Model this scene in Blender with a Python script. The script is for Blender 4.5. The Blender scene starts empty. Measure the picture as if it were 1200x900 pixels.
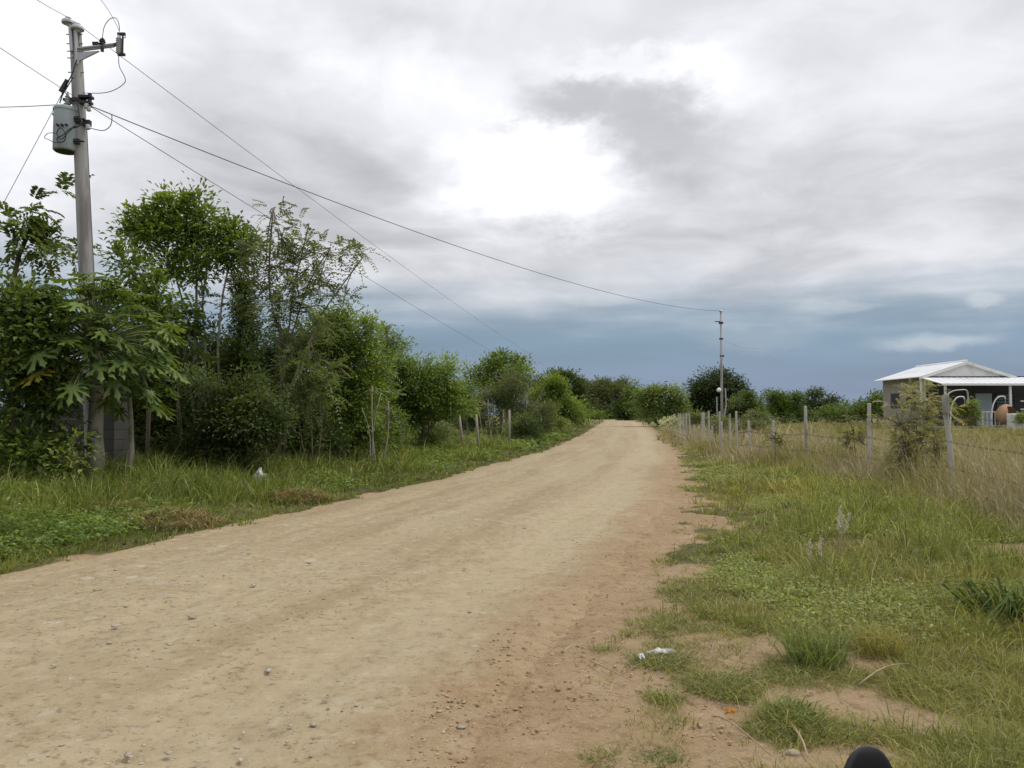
import bpy, math
import numpy as np
from mathutils import Vector

R = math.radians
SC = bpy.context.scene
COL = SC.collection

# ------------------------------------------------------------------ camera
CAM_H, FPX, PITCH = 1.5, 906.0, math.atan(37 / 906.0)
cam = bpy.data.cameras.new("camera")
cam.sensor_width = 36.0
cam.lens = FPX / 1200 * 36.0
cam.clip_start, cam.clip_end = 0.05, 9000
camo = bpy.data.objects.new("camera", cam)
COL.objects.link(camo)
camo.location = (0, 0, CAM_H)
camo.rotation_euler = (R(90) + PITCH, 0, 0)
SC.camera = camo

# ------------------------------------------------------------------ light and exposure
SUN_EL, SUN_AZ = R(60), R(78)           # azimuth from +Y (the view), positive to the right
SC.view_settings.view_transform = 'Standard'
SC.view_settings.look = 'None'
SC.view_settings.exposure = 0.26
SC.view_settings.gamma = 1.0
SC.view_settings.use_curve_mapping = False
sun = bpy.data.lights.new("sun", 'SUN')
sun.energy, sun.angle, sun.color = 1.5, R(14), (1.0, 0.95, 0.87)
suno = bpy.data.objects.new("sun", sun)
COL.objects.link(suno)
sd = Vector((math.sin(SUN_AZ) * math.cos(SUN_EL), math.cos(SUN_AZ) * math.cos(SUN_EL), math.sin(SUN_EL)))
suno.rotation_euler = sd.to_track_quat('Z', 'Y').to_euler()

# ------------------------------------------------------------------ node helper
class NT:
    def __init__(s, tree):
        s.t = tree; s.n = tree.nodes; s.l = tree.links
    def node(s, typ, **kw):
        n = s.n.new(typ)
        for k, v in kw.items(): setattr(n, k, v)
        return n
    def put(s, sock, v):
        if v is None: return
        if isinstance(v, bpy.types.NodeSocket): s.l.new(v, sock)
        else:
            if sock.type == 'RGBA' and len(v) == 3: v = (*v, 1)
            sock.default_value = v
    def m(s, op, a, b=None, c=None, clamp=False):
        n = s.node('ShaderNodeMath', operation=op, use_clamp=clamp)
        s.put(n.inputs[0], a); s.put(n.inputs[1], b); s.put(n.inputs[2], c)
        return n.outputs[0]
    def vm(s, op, a, b=None):
        n = s.node('ShaderNodeVectorMath', operation=op)
        s.put(n.inputs[0], a)
        if op == 'SCALE': s.put(n.inputs[3], b)
        else: s.put(n.inputs[1], b)
        return n.outputs[0]
    def mix(s, f, a, b, blend='MIX'):
        n = s.node('ShaderNodeMix', data_type='RGBA', blend_type=blend)
        s.put(n.inputs[0], f); s.put(n.inputs[6], a); s.put(n.inputs[7], b)
        return n.outputs[2]
    def noise(s, vec, scale, detail=4, rough=0.55, dist=0.0, color=False):
        n = s.node('ShaderNodeTexNoise')
        s.put(n.inputs['Vector'], vec)
        n.inputs['Scale'].default_value = scale; n.inputs['Detail'].default_value = detail
        n.inputs['Roughness'].default_value = rough; n.inputs['Distortion'].default_value = dist
        return n.outputs['Color' if color else 'Fac']
    def ss(s, v, lo, hi, a=0.0, b=1.0):
        n = s.node('ShaderNodeMapRange', interpolation_type='SMOOTHSTEP', clamp=True)
        s.put(n.inputs[0], v); n.inputs[1].default_value = lo; n.inputs[2].default_value = hi
        n.inputs[3].default_value = a; n.inputs[4].default_value = b
        return n.outputs[0]
    def ramp(s, v, stops, interp='LINEAR'):
        n = s.node('ShaderNodeValToRGB'); s.put(n.inputs[0], v)
        cr = n.color_ramp; cr.interpolation = interp
        while len(cr.elements) < len(stops): cr.elements.new(0.5)
        for e, (p, c) in zip(cr.elements, stops):
            e.position = p; e.color = (*c, 1) if len(c) == 3 else c
        return n.outputs[0]
    def xyz(s, x, y, z=0.0):
        n = s.node('ShaderNodeCombineXYZ'); s.put(n.inputs[0], x); s.put(n.inputs[1], y); s.put(n.inputs[2], z)
        return n.outputs[0]

def ang(px, py):
    """azimuth and elevation in degrees of a viewing ray, to write the cloud positions down"""
    u, v = (px - 600) / FPX, (450 - py) / FPX
    c, s = math.cos(PITCH), math.sin(PITCH)
    x, y, z = u, c - v * s, s + v * c
    return math.degrees(math.atan2(x, y)), math.degrees(math.atan2(z, math.hypot(x, y)))

# ------------------------------------------------------------------ world: clear-sky light under a broken cloud deck
W = bpy.data.worlds.new("World"); SC.world = W; W.use_nodes = True
W.node_tree.nodes.clear()
k = NT(W.node_tree)
tc = k.node('ShaderNodeTexCoord').outputs['Generated']
sep = k.node('ShaderNodeSeparateXYZ'); k.l.new(tc, sep.inputs[0])
X, Y, Z = sep.outputs
az = k.m('MULTIPLY', k.m('ARCTAN2', X, Y), 57.2958)
el = k.m('MULTIPLY', k.m('ARCSINE', Z), 57.2958)
zc = k.m('ADD', k.m('MAXIMUM', Z, 0.0), 0.16)
plane = k.xyz(k.m('DIVIDE', X, zc), k.m('DIVIDE', Y, zc), 0.0)          # cloud deck seen in perspective
wcol = k.noise(plane, 1.1, 3, 0.5, color=True)
wv = k.vm('SUBTRACT', wcol, (0.5, 0.5, 0.5))
planew = k.vm('ADD', plane, k.vm('SCALE', wv, 0.9))
f1 = k.noise(planew, 0.9, 6, 0.52)
f2 = k.noise(k.vm('ADD', planew, (7.3, 2.1, 0)), 2.6, 6, 0.55)
adir = k.xyz(k.m('MULTIPLY', az, 0.05), k.m('MULTIPLY', el, 0.085), 0.0)
a1 = k.noise(adir, 2.2, 6, 0.55, color=True)
aw = k.node('ShaderNodeSeparateXYZ'); k.l.new(k.vm('SUBTRACT', a1, (0.5, 0.5, 0.5)), aw.inputs[0])
a2 = k.noise(adir, 6.0, 6, 0.6, color=True)
aw2 = k.node('ShaderNodeSeparateXYZ'); k.l.new(k.vm('SUBTRACT', a2, (0.5, 0.5, 0.5)), aw2.inputs[0])
def blob(px, py, sx, sy, rot=0.0, warp=9.0, fine=2.5):
    a0, e0 = ang(px, py); s = 180 / math.pi / FPX
    da = k.m('ADD', k.m('SUBTRACT', az, a0), k.m('ADD', k.m('MULTIPLY', aw.outputs[0], warp), k.m('MULTIPLY', aw2.outputs[0], fine)))
    de = k.m('ADD', k.m('SUBTRACT', el, e0), k.m('ADD', k.m('MULTIPLY', aw.outputs[1], warp * .7), k.m('MULTIPLY', aw2.outputs[1], fine)))
    c, sn = math.cos(R(rot)), math.sin(R(rot))
    u = k.m('DIVIDE', k.m('ADD', k.m('MULTIPLY', da, c), k.m('MULTIPLY', de, sn)), sx * s)
    v = k.m('DIVIDE', k.m('SUBTRACT', k.m('MULTIPLY', de, c), k.m('MULTIPLY', da, sn)), sy * s)
    return k.m('SQRT', k.m('ADD', k.m('MULTIPLY', u, u), k.m('MULTIPLY', v, v)))
def soft(b, i=0.3, o=1.3): return k.ss(b, i, o, 1.0, 0.0)
# the deck: grey stratus with lighter seams
deck = k.m('ADD', k.m('MULTIPLY', k.ss(f1, .28, .72), .21), k.m('MULTIPLY', k.ss(f2, .30, .72), .16))
lum = k.m('ADD', deck, 0.515)
lum = k.m('ADD', lum, k.m('MULTIPLY', k.ss(el, 24, 60), .25))
for (b, amp, i, o) in [
        (blob(632, 208, 100, 50, 4, 8, 7), .38, .0, 1.8),      # the blown hole
        (blob(530, 150, 120, 50, -15), .05, .0, 1.7),
        (blob(735, 84, 85, 22, 0, 6, 5), .24, .0, 1.8),
        (blob(850, 95, 60, 50, 0), .22, .0, 1.8),
        (blob(20, 90, 130, 150, 0), .34, .1, 1.5),
        (blob(420, 75, 160, 42, -12), .15, .0, 1.6),
        (blob(1130, 95, 130, 45, 0), .08, .1, 1.5),
        (blob(330, 215, 190, 42, -22), -.13, .1, 1.5),
        (blob(430, 195, 80, 24, -30), -.10, .1, 1.4),
        (blob(950, 285, 420, 60, 0), -.10, .1, 1.5),
        (blob(130, 260, 260, 70, 0), -.15, .1, 1.6)]:
    lum = k.m('ADD', lum, k.m('MULTIPLY', soft(b, i, o), amp))
grey = k.vm('SCALE', k.node('ShaderNodeRGB').outputs[0], lum)
k.n[-1].inputs  # (scale node keeps its links)
tint = [n for n in k.n if n.bl_idname == 'ShaderNodeRGB'][0]; tint.outputs[0].default_value = (.985, .985, 1.03, 1)
# puff of darker scud in front of the hole
puff = k.m('MAXIMUM', soft(blob(768, 150, 100, 56, -16, 4, 5), .3, 1.4), soft(blob(682, 122, 95, 36, 6, 4, 5), .25, 1.35))
puffc = k.vm('SCALE', k.xyz(.475, .475, .495), k.m('ADD', .76, k.m('MULTIPLY', f2, .5)))
grey = k.mix(k.m('MULTIPLY', puff, .92), grey, puffc)
# rain-blue band above the horizon
band = k.ramp(k.m('DIVIDE', el, 20, clamp=True), [(0, (.200, .250, .350)), (.12, (.195, .252, .350)), (.26, (.195, .275, .360)), (.42, (.25, .32, .39)), (.6, (.38, .425, .475)), (1, (.47, .50, .55))])
bst = k.noise(k.xyz(k.m('MULTIPLY', az, .045), k.m('MULTIPLY', el, .33), 3.0), 1.6, 5, .5)
band = k.vm('SCALE', band, k.m('ADD', .86, k.m('MULTIPLY', bst, .42)))
edge = k.m('ADD', el, k.m('ADD', k.m('MULTIPLY', k.m('SUBTRACT', bst, .5), 6.5), k.m('MULTIPLY', aw.outputs[0], 4.0)))
edge = k.m('ADD', edge, k.m('MULTIPLY', k.ss(az, -34, -8, 1.0, 0.0), -2.0))
cloud = k.mix(k.ss(edge, 5.6, 12.2), band, grey)
# little bright clouds low on the right
wsc = k.m('MAXIMUM', soft(blob(1158, 354, 20, 9, 0, 2, 1.2), .5, 1.1), soft(blob(1095, 402, 60, 9, 0, 3, 1.5), .3, 1.3))
wsc = k.m('MAXIMUM', wsc, k.m('MULTIPLY', soft(blob(985, 362, 40, 7, 0, 3, 1.5), .3, 1.3), .6))
wsc = k.m('MAXIMUM', wsc, k.m('MULTIPLY', soft(blob(885, 395, 70, 14, 0, 4, 2), .3, 1.4), .35))
cloud = k.mix(k.m('MULTIPLY', wsc, .45), cloud, (.62, .66, .68, 1))
bgc = k.node('ShaderNodeBackground'); k.l.new(cloud, bgc.inputs[0]); bgc.inputs[1].default_value = 1.0
nish = k.node('ShaderNodeTexSky', sky_type='NISHITA', sun_disc=False)
nish.sun_elevation = SUN_EL; nish.sun_rotation = SUN_AZ; nish.air_density = 1.0; nish.dust_density = 2.0
bgn = k.node('ShaderNodeBackground'); k.l.new(nish.outputs[0], bgn.inputs[0]); bgn.inputs[1].default_value = 0.08
mx = k.node('ShaderNodeMixShader'); mx.inputs[0].default_value = 0.93
k.l.new(bgn.outputs[0], mx.inputs[1]); k.l.new(bgc.outputs[0], mx.inputs[2])
wo = k.node('ShaderNodeOutputWorld'); k.l.new(mx.outputs[0], wo.inputs[0])

# ------------------------------------------------------------------ general helpers
rng = np.random.default_rng(7)
def smooth(v, a, b):
    t = np.clip((np.asarray(v, float) - a) / (b - a), 0, 1); return t * t * (3 - 2 * t)
_tab = np.random.default_rng(3).random((64, 64))
def vnoise(x, y):
    x = np.asarray(x, float); y = np.asarray(y, float)
    xi = np.floor(x).astype(int); yi = np.floor(y).astype(int)
    fx = x - xi; fy = y - yi; fx = fx * fx * (3 - 2 * fx); fy = fy * fy * (3 - 2 * fy)
    g = lambda i, j: _tab[i % 64, j % 64]
    return (g(xi, yi) * (1 - fx) + g(xi + 1, yi) * fx) * (1 - fy) + (g(xi, yi + 1) * (1 - fx) + g(xi + 1, yi + 1) * fx) * fy
def fbm(x, y, o=3):
    s = 0; a = .5; t = 0
    for i in range(o):
        s = s + a * vnoise(x * 2 ** i + 17 * i, y * 2 ** i + 5 * i); t += a; a *= .5
    return s / t
LE = np.array([(-40, -21), (-20, -13.6), (0, -7.2), (7.4, -4.9), (12.1, -3.45), (18.9, -1.67), (32.4, 1.25), (61.8, 5.6), (100, 10.6), (150, 17.5), (200, 20), (260, 14), (400, -10)])
RE = np.array([(-40, -13), (-20, -6.6), (0, -1.15), (3.3, -.2), (4.1, .02), (5.6, .5), (8.9, 1.4), (12, 2.3), (16.4, 3.45), (25.6, 5.5), (41, 8.3), (59, 11.3), (104, 18.3), (150, 25), (200, 27.5), (260, 21.5), (400, -3)])
def Lx(y): return np.interp(y, LE[:, 0], LE[:, 1])
def Rx(y): return np.interp(y, RE[:, 0], RE[:, 1])
def gz(x, y):
    x = np.asarray(x, float); y = np.asarray(y, float)
    sL = Lx(y) - x; sR = x - Rx(y)
    z = .25 * smooth(sL, .2, 5) + .20 * smooth(sR, .5, 3.5) * smooth(y, 3, 12) + .5 * smooth(sR, 5, 16) * smooth(y, 10, 45)
    z = z + .4 * smooth(y, 60, 220)
    off = np.maximum(np.maximum(sL, sR), 0)
    z = z + (fbm(x * .7, y * .7) - .5) * .16 * smooth(off, .1, 2.0) * (1 - .6 * smooth(y, 40, 90))
    return z
def gzf(x, y): return float(gz(x, y))
def P(px, py, d):
    """world point at depth d along a viewing ray: used to write down where things stand"""
    u, v = (px - 600) / FPX, (450 - py) / FPX
    c, s = math.cos(PITCH), math.sin(PITCH)
    q = d / (c - v * s)
    return np.array((u * q, d, CAM_H + (s + v * c) * q))
def G(px, d):
    x = (px - 600) / FPX * d * .9995
    return np.array((x, d, gzf(x, d)))

def props(o, label=None, cat=None, group=None, kind=None):
    if label: o['label'] = label
    if cat: o['category'] = cat
    if group: o['group'] = group
    if kind: o['kind'] = kind
    return o
def thing(name, label, cat, loc, group=None):
    o = bpy.data.objects.new(name, None); COL.objects.link(o)
    o.location = [float(c) for c in loc]; o.empty_display_size = .2
    return props(o, label, cat, group)
def wloc(o):
    v = Vector((0, 0, 0))
    while o is not None: v = v + o.location; o = o.parent
    return np.array(v)
def link(name, me, mat, parent=None, origin=(0, 0, 0), smoothf=False):
    me.materials.append(mat)
    if smoothf: me.polygons.foreach_set('use_smooth', [True] * len(me.polygons))
    o = bpy.data.objects.new(name, me); COL.objects.link(o)
    if parent: o.parent = parent
    else: o.location = [float(c) for c in origin]
    return o
def fast_mesh(name, V, F, C=None):
    """V (n,3), F (m,3) or (m,4), C (n,3) point colours (the surface's own colour)"""
    me = bpy.data.meshes.new(name); kk = F.shape[1]
    me.vertices.add(len(V)); me.vertices.foreach_set('co', V.astype(np.float32).ravel())
    me.loops.add(F.size); me.loops.foreach_set('vertex_index', F.astype(np.int32).ravel())
    me.polygons.add(len(F)); me.polygons.foreach_set('loop_start', np.arange(0, F.size, kk, dtype=np.int32))
    me.update(calc_edges=True)
    if C is not None:
        a = me.color_attributes.new('Col', 'FLOAT_COLOR', 'POINT')
        a.data.foreach_set('color', np.concatenate([C, np.ones((len(C), 1))], 1).astype(np.float32).ravel())
    return me
class MB:
    def __init__(s): s.v = []; s.f = []
    def add(s, V, F):
        n = len(s.v); s.v += [tuple(float(c) for c in p) for p in V]; s.f += [tuple(i + n for i in f) for f in F]; return s
    def box(s, c, d, rz=0.0, rx=0.0, ry=0.0, bev=0.0):
        hx, hy, hz = [q / 2 for q in d]
        if bev <= 0:
            V = [(x, y, z) for z in (-hz, hz) for x, y in ((-hx, -hy), (hx, -hy), (hx, hy), (-hx, hy))]
            F = [(3, 2, 1, 0), (4, 5, 6, 7), (0, 1, 5, 4), (1, 2, 6, 5), (2, 3, 7, 6), (3, 0, 4, 7)]
        else:
            b = bev; V = []; 
            for z, ins in ((-hz, b), (-hz + b, 0), (hz - b, 0), (hz, b)):
                X_, Y_ = hx - ins, hy - ins
                V += [(-X_ + b, -Y_, z), (X_ - b, -Y_, z), (X_, -Y_ + b, z), (X_, Y_ - b, z), (X_ - b, Y_, z), (-X_ + b, Y_, z), (-X_, Y_ - b, z), (-X_, -Y_ + b, z)]
            F = [tuple(range(7, -1, -1)), tuple(range(24, 32))]
            for r in range(3): F += [(r * 8 + i, r * 8 + (i + 1) % 8, r * 8 + 8 + (i + 1) % 8, r * 8 + 8 + i) for i in range(8)]
        cz, sz, cx, sx, cy, sy = math.cos(rz), math.sin(rz), math.cos(rx), math.sin(rx), math.cos(ry), math.sin(ry)
        out = []
        for x, y, z in V:
            y, z = y * cx - z * sx, y * sx + z * cx
            x, z = x * cy + z * sy, -x * sy + z * cy
            x, y = x * cz - y * sz, x * sz + y * cz
            out.append((c[0] + x, c[1] + y, c[2] + z))
        return s.add(out, F)
    def tube(s, pts, r, n=8, cap=True):
        pts = [np.array(p, float) for p in pts]
        rr = r if hasattr(r, '__len__') else [r] * len(pts)
        V = []; F = []; ref = None
        for i, p in enumerate(pts):
            t = pts[min(i + 1, len(pts) - 1)] - pts[max(i - 1, 0)]
            t = t / (np.linalg.norm(t) + 1e-9)
            if ref is None:
                ref = np.cross(t, (0, 0, 1) if abs(t[2]) < .9 else (1, 0, 0))
            ref = ref - t * np.dot(ref, t); ref = ref / (np.linalg.norm(ref) + 1e-9)
            b = np.cross(t, ref)
            for j in range(n):
                a = 2 * math.pi * j / n
                V.append(p + rr[i] * (math.cos(a) * ref + math.sin(a) * b))
        for i in range(len(pts) - 1):
            F += [(i * n + j, i * n + (j + 1) % n, (i + 1) * n + (j + 1) % n, (i + 1) * n + j) for j in range(n)]
        if cap:
            F.append(tuple(range(n - 1, -1, -1))); F.append(tuple(range((len(pts) - 1) * n, len(pts) * n)))
        return s.add(V, F)
    def lathe(s, c, prof, axis=(0, 0, 1), n=16):
        ax = np.array(axis, float); ax /= np.linalg.norm(ax)
        u = np.cross(ax, (1, 0, 0) if abs(ax[0]) < .9 else (0, 1, 0)); u /= np.linalg.norm(u); w = np.cross(ax, u)
        V = []; F = []
        for r, h in prof:
            for j in range(n):
                a = 2 * math.pi * j / n
                V.append(np.array(c) + ax * h + max(r, 1e-4) * (math.cos(a) * u + math.sin(a) * w))
        for i in range(len(prof) - 1):
            F += [(i * n + j, i * n + (j + 1) % n, (i + 1) * n + (j + 1) % n, (i + 1) * n + j) for j in range(n)]
        F.append(tuple(range(n - 1, -1, -1))); F.append(tuple(range((len(prof) - 1) * n, len(prof) * n)))
        return s.add(V, F)
    def slab(s, poly, th):
        """polygon given as 3-D corners, thickened downwards by th"""
        n = len(poly); V = [tuple(p) for p in poly] + [(p[0], p[1], p[2] - th) for p in poly]
        F = [tuple(range(n)), tuple(range(2 * n - 1, n - 1, -1))] + [(i, i + n, (i + 1) % n + n, (i + 1) % n) for i in range(n)]
        return s.add(V, F)
    def build(s, name, mat, parent=None, origin=None, sm=False, auto=None):
        o0 = wloc(parent) if parent else np.array(origin if origin is not None else (0, 0, 0), float)
        me = bpy.data.meshes.new(name)
        me.from_pydata([tuple(np.array(p) - o0) for p in s.v], [], s.f); me.update()
        o = link(name, me, mat, parent, o0, sm)
        if auto: me.set_sharp_from_angle(angle=R(auto))
        return o

# ------------------------------------------------------------------ materials
MATS = {}
def mat(name):
    m = bpy.data.materials.new(name); m.use_nodes = True; m.node_tree.nodes.clear(); MATS[name] = m
    q = NT(m.node_tree); out = q.node('ShaderNodeOutputMaterial')
    return m, q, out
def plain(name, col, rough=.7, metal=0.0, var=.18, scale=6.0, bump=.0, spec=.3, dirt=None, stretch=(1, 1, 1)):
    m, q, out = mat(name)
    p = q.node('ShaderNodeBsdfPrincipled')
    co = q.node('ShaderNodeTexCoord').outputs['Object']
    co = q.vm('MULTIPLY', co, stretch)
    n = q.noise(co, scale, 6, .6)
    c = q.mix(n, tuple(x * (1 - var) for x in col), tuple(min(1, x * (1 + var)) for x in col))
    if dirt:
        n2 = q.noise(q.vm('ADD', co, (3.3, 9.1, 4.2)), scale * .45, 6, .65)
        c = q.mix(q.ss(n2, .50, .68), c, dirt)
    q.l.new(c, p.inputs['Base Color']); p.inputs['Roughness'].default_value = rough
    p.inputs['Metallic'].default_value = metal; p.inputs['Specular IOR Level'].default_value = spec
    if bump:
        b = q.node('ShaderNodeBump'); b.inputs['Strength'].default_value = bump; b.inputs['Distance'].default_value = .02
        q.l.new(q.noise(co, scale * 5, 5, .6), b.inputs['Height']); q.l.new(b.outputs[0], p.inputs['Normal'])
    q.l.new(p.outputs[0], out.inputs[0]); return m
def leafmat(name, trans=.32, rough=.5, spec=.25, gain=1.0):
    m, q, out = mat(name)
    c = q.node('ShaderNodeVertexColor', layer_name='Col').outputs[0]
    if gain != 1: c = q.vm('SCALE', c, gain)
    p = q.node('ShaderNodeBsdfPrincipled'); p.inputs['Roughness'].default_value = rough
    p.inputs['Specular IOR Level'].default_value = spec
    q.l.new(c, p.inputs['Base Color'])
    c = q.mix(.16, c, q.vm('SCALE', q.vm('ADD', c, (.04, .035, .02)), .8))
    t = q.node('ShaderNodeBsdfTranslucent')
    tcol = q.mix(1.0, c, (1.25, 1.2, .55, 1), 'MULTIPLY'); q.l.new(tcol, t.inputs[0])
    mxs = q.node('ShaderNodeMixShader'); mxs.inputs[0].default_value = trans
    q.l.new(p.outputs[0], mxs.inputs[1]); q.l.new(t.outputs[0], mxs.inputs[2]); q.l.new(mxs.outputs[0], out.inputs[0])
    return m
M_leaf = leafmat('foliage', .40, .42, .36, 1.48); M_grass = leafmat('grass_blades', .28, .6, .15); M_dry = leafmat('dry_stems', .2, .8, .05)
M_bark = plain('bark', (.20, .165, .125), .9, 0, .35, 9, .5, .1, (.10, .10, .07), (1, 1, .35))
M_palebark = plain('pale_bark', (.34, .31, .26), .9, 0, .25, 9, .4, .1, (.17, .17, .12), (1, 1, .5))
M_conc = plain('weathered_concrete', (.37, .362, .35), .9, 0, .22, 7, .3, .2, (.22, .21, .195), (1, 1, .12))
M_postc = plain('fence_concrete', (.44, .43, .39), .9, 0, .2, 7, .25, .2, (.24, .23, .19), (1, 1, .4))
M_wood = plain('grey_wood', (.33, .29, .23), .9, 0, .3, 8, .4, .1, (.18, .16, .12), (1, 1, .2))
M_galv = plain('galvanised_steel', (.42, .43, .44), .5, .7, .12, 12, .05)
M_darkm = plain('dark_metal', (.045, .045, .05), .6, .3, .2, 12)
M_wire = plain('cable', (.06, .062, .068), .7, 0, .1, 4)
M_oldwire = plain('old_fence_wire', (.10, .09, .08), .8, .2, .2, 20)
M_porc = plain('porcelain', (.50, .50, .50), .3, 0, .08, 6, 0, .5)
M_tank = plain('transformer_paint', (.35, .41, .42), .5, .1, .12, 5, 0, .4, (.24, .26, .245), (1, 1, .35))
M_white = plain('white_paint', (.74, .75, .74), .6, 0, .05, 3, 0, .3, (.62, .61, .57))
M_gable = plain('gable_board', (.70, .70, .67), .8, 0, .06, 2, 0, .2, (.50, .49, .45))
M_roof = plain('roof_sheet', (.80, .81, .82), .45, .15, .04, 1.5, 0, .5, (.72, .73, .73))
M_wallh = plain('house_wall_shade', (.075, .075, .08), .9, 0, .15, 3, .1)  # wall colour darkened to carry the shade under the porch
M_dim = plain('dark_interior', (.05, .05, .055), .8, 0, .3, 2)  # near-black colour stands in for unlit rooms behind the windows
M_glassd = plain('louvre_glass', (.16, .22, .26), .15, 0, .15, 3, 0, .6)
M_wick = plain('wicker', (.46, .29, .17), .75, 0, .22, 30, .5, .2)
M_cush = plain('green_cushion', (.13, .17, .04), .9, 0, .2, 8, .2)
M_rust = plain('rusty_sheet', (.20, .085, .04), .85, .1, .35, 6, .2, .2, (.10, .06, .04))
M_block = plain('block_wall', (.095, .092, .085), .95, 0, .2, 3, .3, .1, (.06, .065, .05))
M_black = plain('black_plastic', (.012, .012, .013), .38, 0, .2, 20, .0, .5)
M_rubber = plain('rubber', (.02, .02, .02), .85, 0, .2, 20)
M_red = plain('red_paint', (.25, .02, .02), .35, 0, .1, 4, 0, .6)
M_plast = plain('white_plastic_film', (.60, .61, .57), .5, 0, .12, 12, 0, .4, (.42, .38, .30))
M_twig = plain('dry_twig', (.36, .27, .17), .9, 0, .2, 20, .2)
M_stone = plain('stone', (.36, .29, .21), .9, 0, .3, 10, .5, .2)
M_oleaf = plain('orange_leaf', (.55, .26, .05), .7, 0, .2, 30)

def soil_nodes(q, pos):
    n1 = q.noise(pos, 1.3, 6, .6); n2 = q.noise(pos, 11, 6, .68); n3 = q.noise(pos, 55, 5, .72); n5 = q.noise(q.vm('ADD', pos, (5, 5, 5)), 4.5, 6, .62)
    soil = q.mix(q.ss(n1, .3, .7), (.275, .192, .108), (.325, .240, .146))
    soil = q.mix(q.m('MULTIPLY', q.ss(n5, .50, .66), .6), soil, (.375, .275, .175))
    soil = q.mix(q.m('MULTIPLY', q.ss(n2, .50, .66), .8), soil, (.21, .138, .078))
    soil = q.mix(q.m('MULTIPLY', q.ss(n3, .58, .68), .9), soil, (.46, .35, .23))
    return q.mix(q.m('MULTIPLY', q.ss(n3, .32, .42, 1, 0), .9), soil, (.14, .092, .055))
def ground_mat():
    m, q, out = mat('earth')
    p = q.node('ShaderNodeBsdfPrincipled'); p.inputs['Roughness'].default_value = .95; p.inputs['Specular IOR Level'].default_value = .1
    at = q.node('ShaderNodeVertexColor', layer_name='Col'); sp = q.node('ShaderNodeSeparateXYZ'); q.l.new(at.outputs[0], sp.inputs[0])
    pos = q.node('ShaderNodeNewGeometry').outputs['Position']
    n1 = q.noise(pos, 1.3, 6, .6); n2 = q.noise(pos, 14, 5, .65); n3 = q.noise(pos, 60, 4, .7)
    soil = soil_nodes(q, pos)
    lush = q.mix(q.ss(n2, .3, .7), (.060, .058, .024), (.125, .115, .045))
    dry = q.mix(q.ss(n2, .3, .7), (.15, .125, .045), (.24, .185, .085))
    field = q.mix(q.ss(n1, .3, .7), (.115, .125, .035), (.20, .175, .07))
    f = q.mix(sp.outputs[1], lush, dry); f = q.mix(sp.outputs[2], f, field)
    msk = q.ss(q.m('ADD', sp.outputs[0], q.m('MULTIPLY', q.m('SUBTRACT', n2, .5), .9)), .35, .65)
    c = q.mix(msk, soil, f)
    q.l.new(c, p.inputs['Base Color'])
    b = q.node('ShaderNodeBump'); b.inputs['Strength'].default_value = .7; b.inputs['Distance'].default_value = .03
    q.l.new(q.m('ADD', n2, q.m('MULTIPLY', n3, .5)), b.inputs['Height']); q.l.new(b.outputs[0], p.inputs['Normal'])
    q.l.new(p.outputs[0], out.inputs[0]); return m
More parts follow.
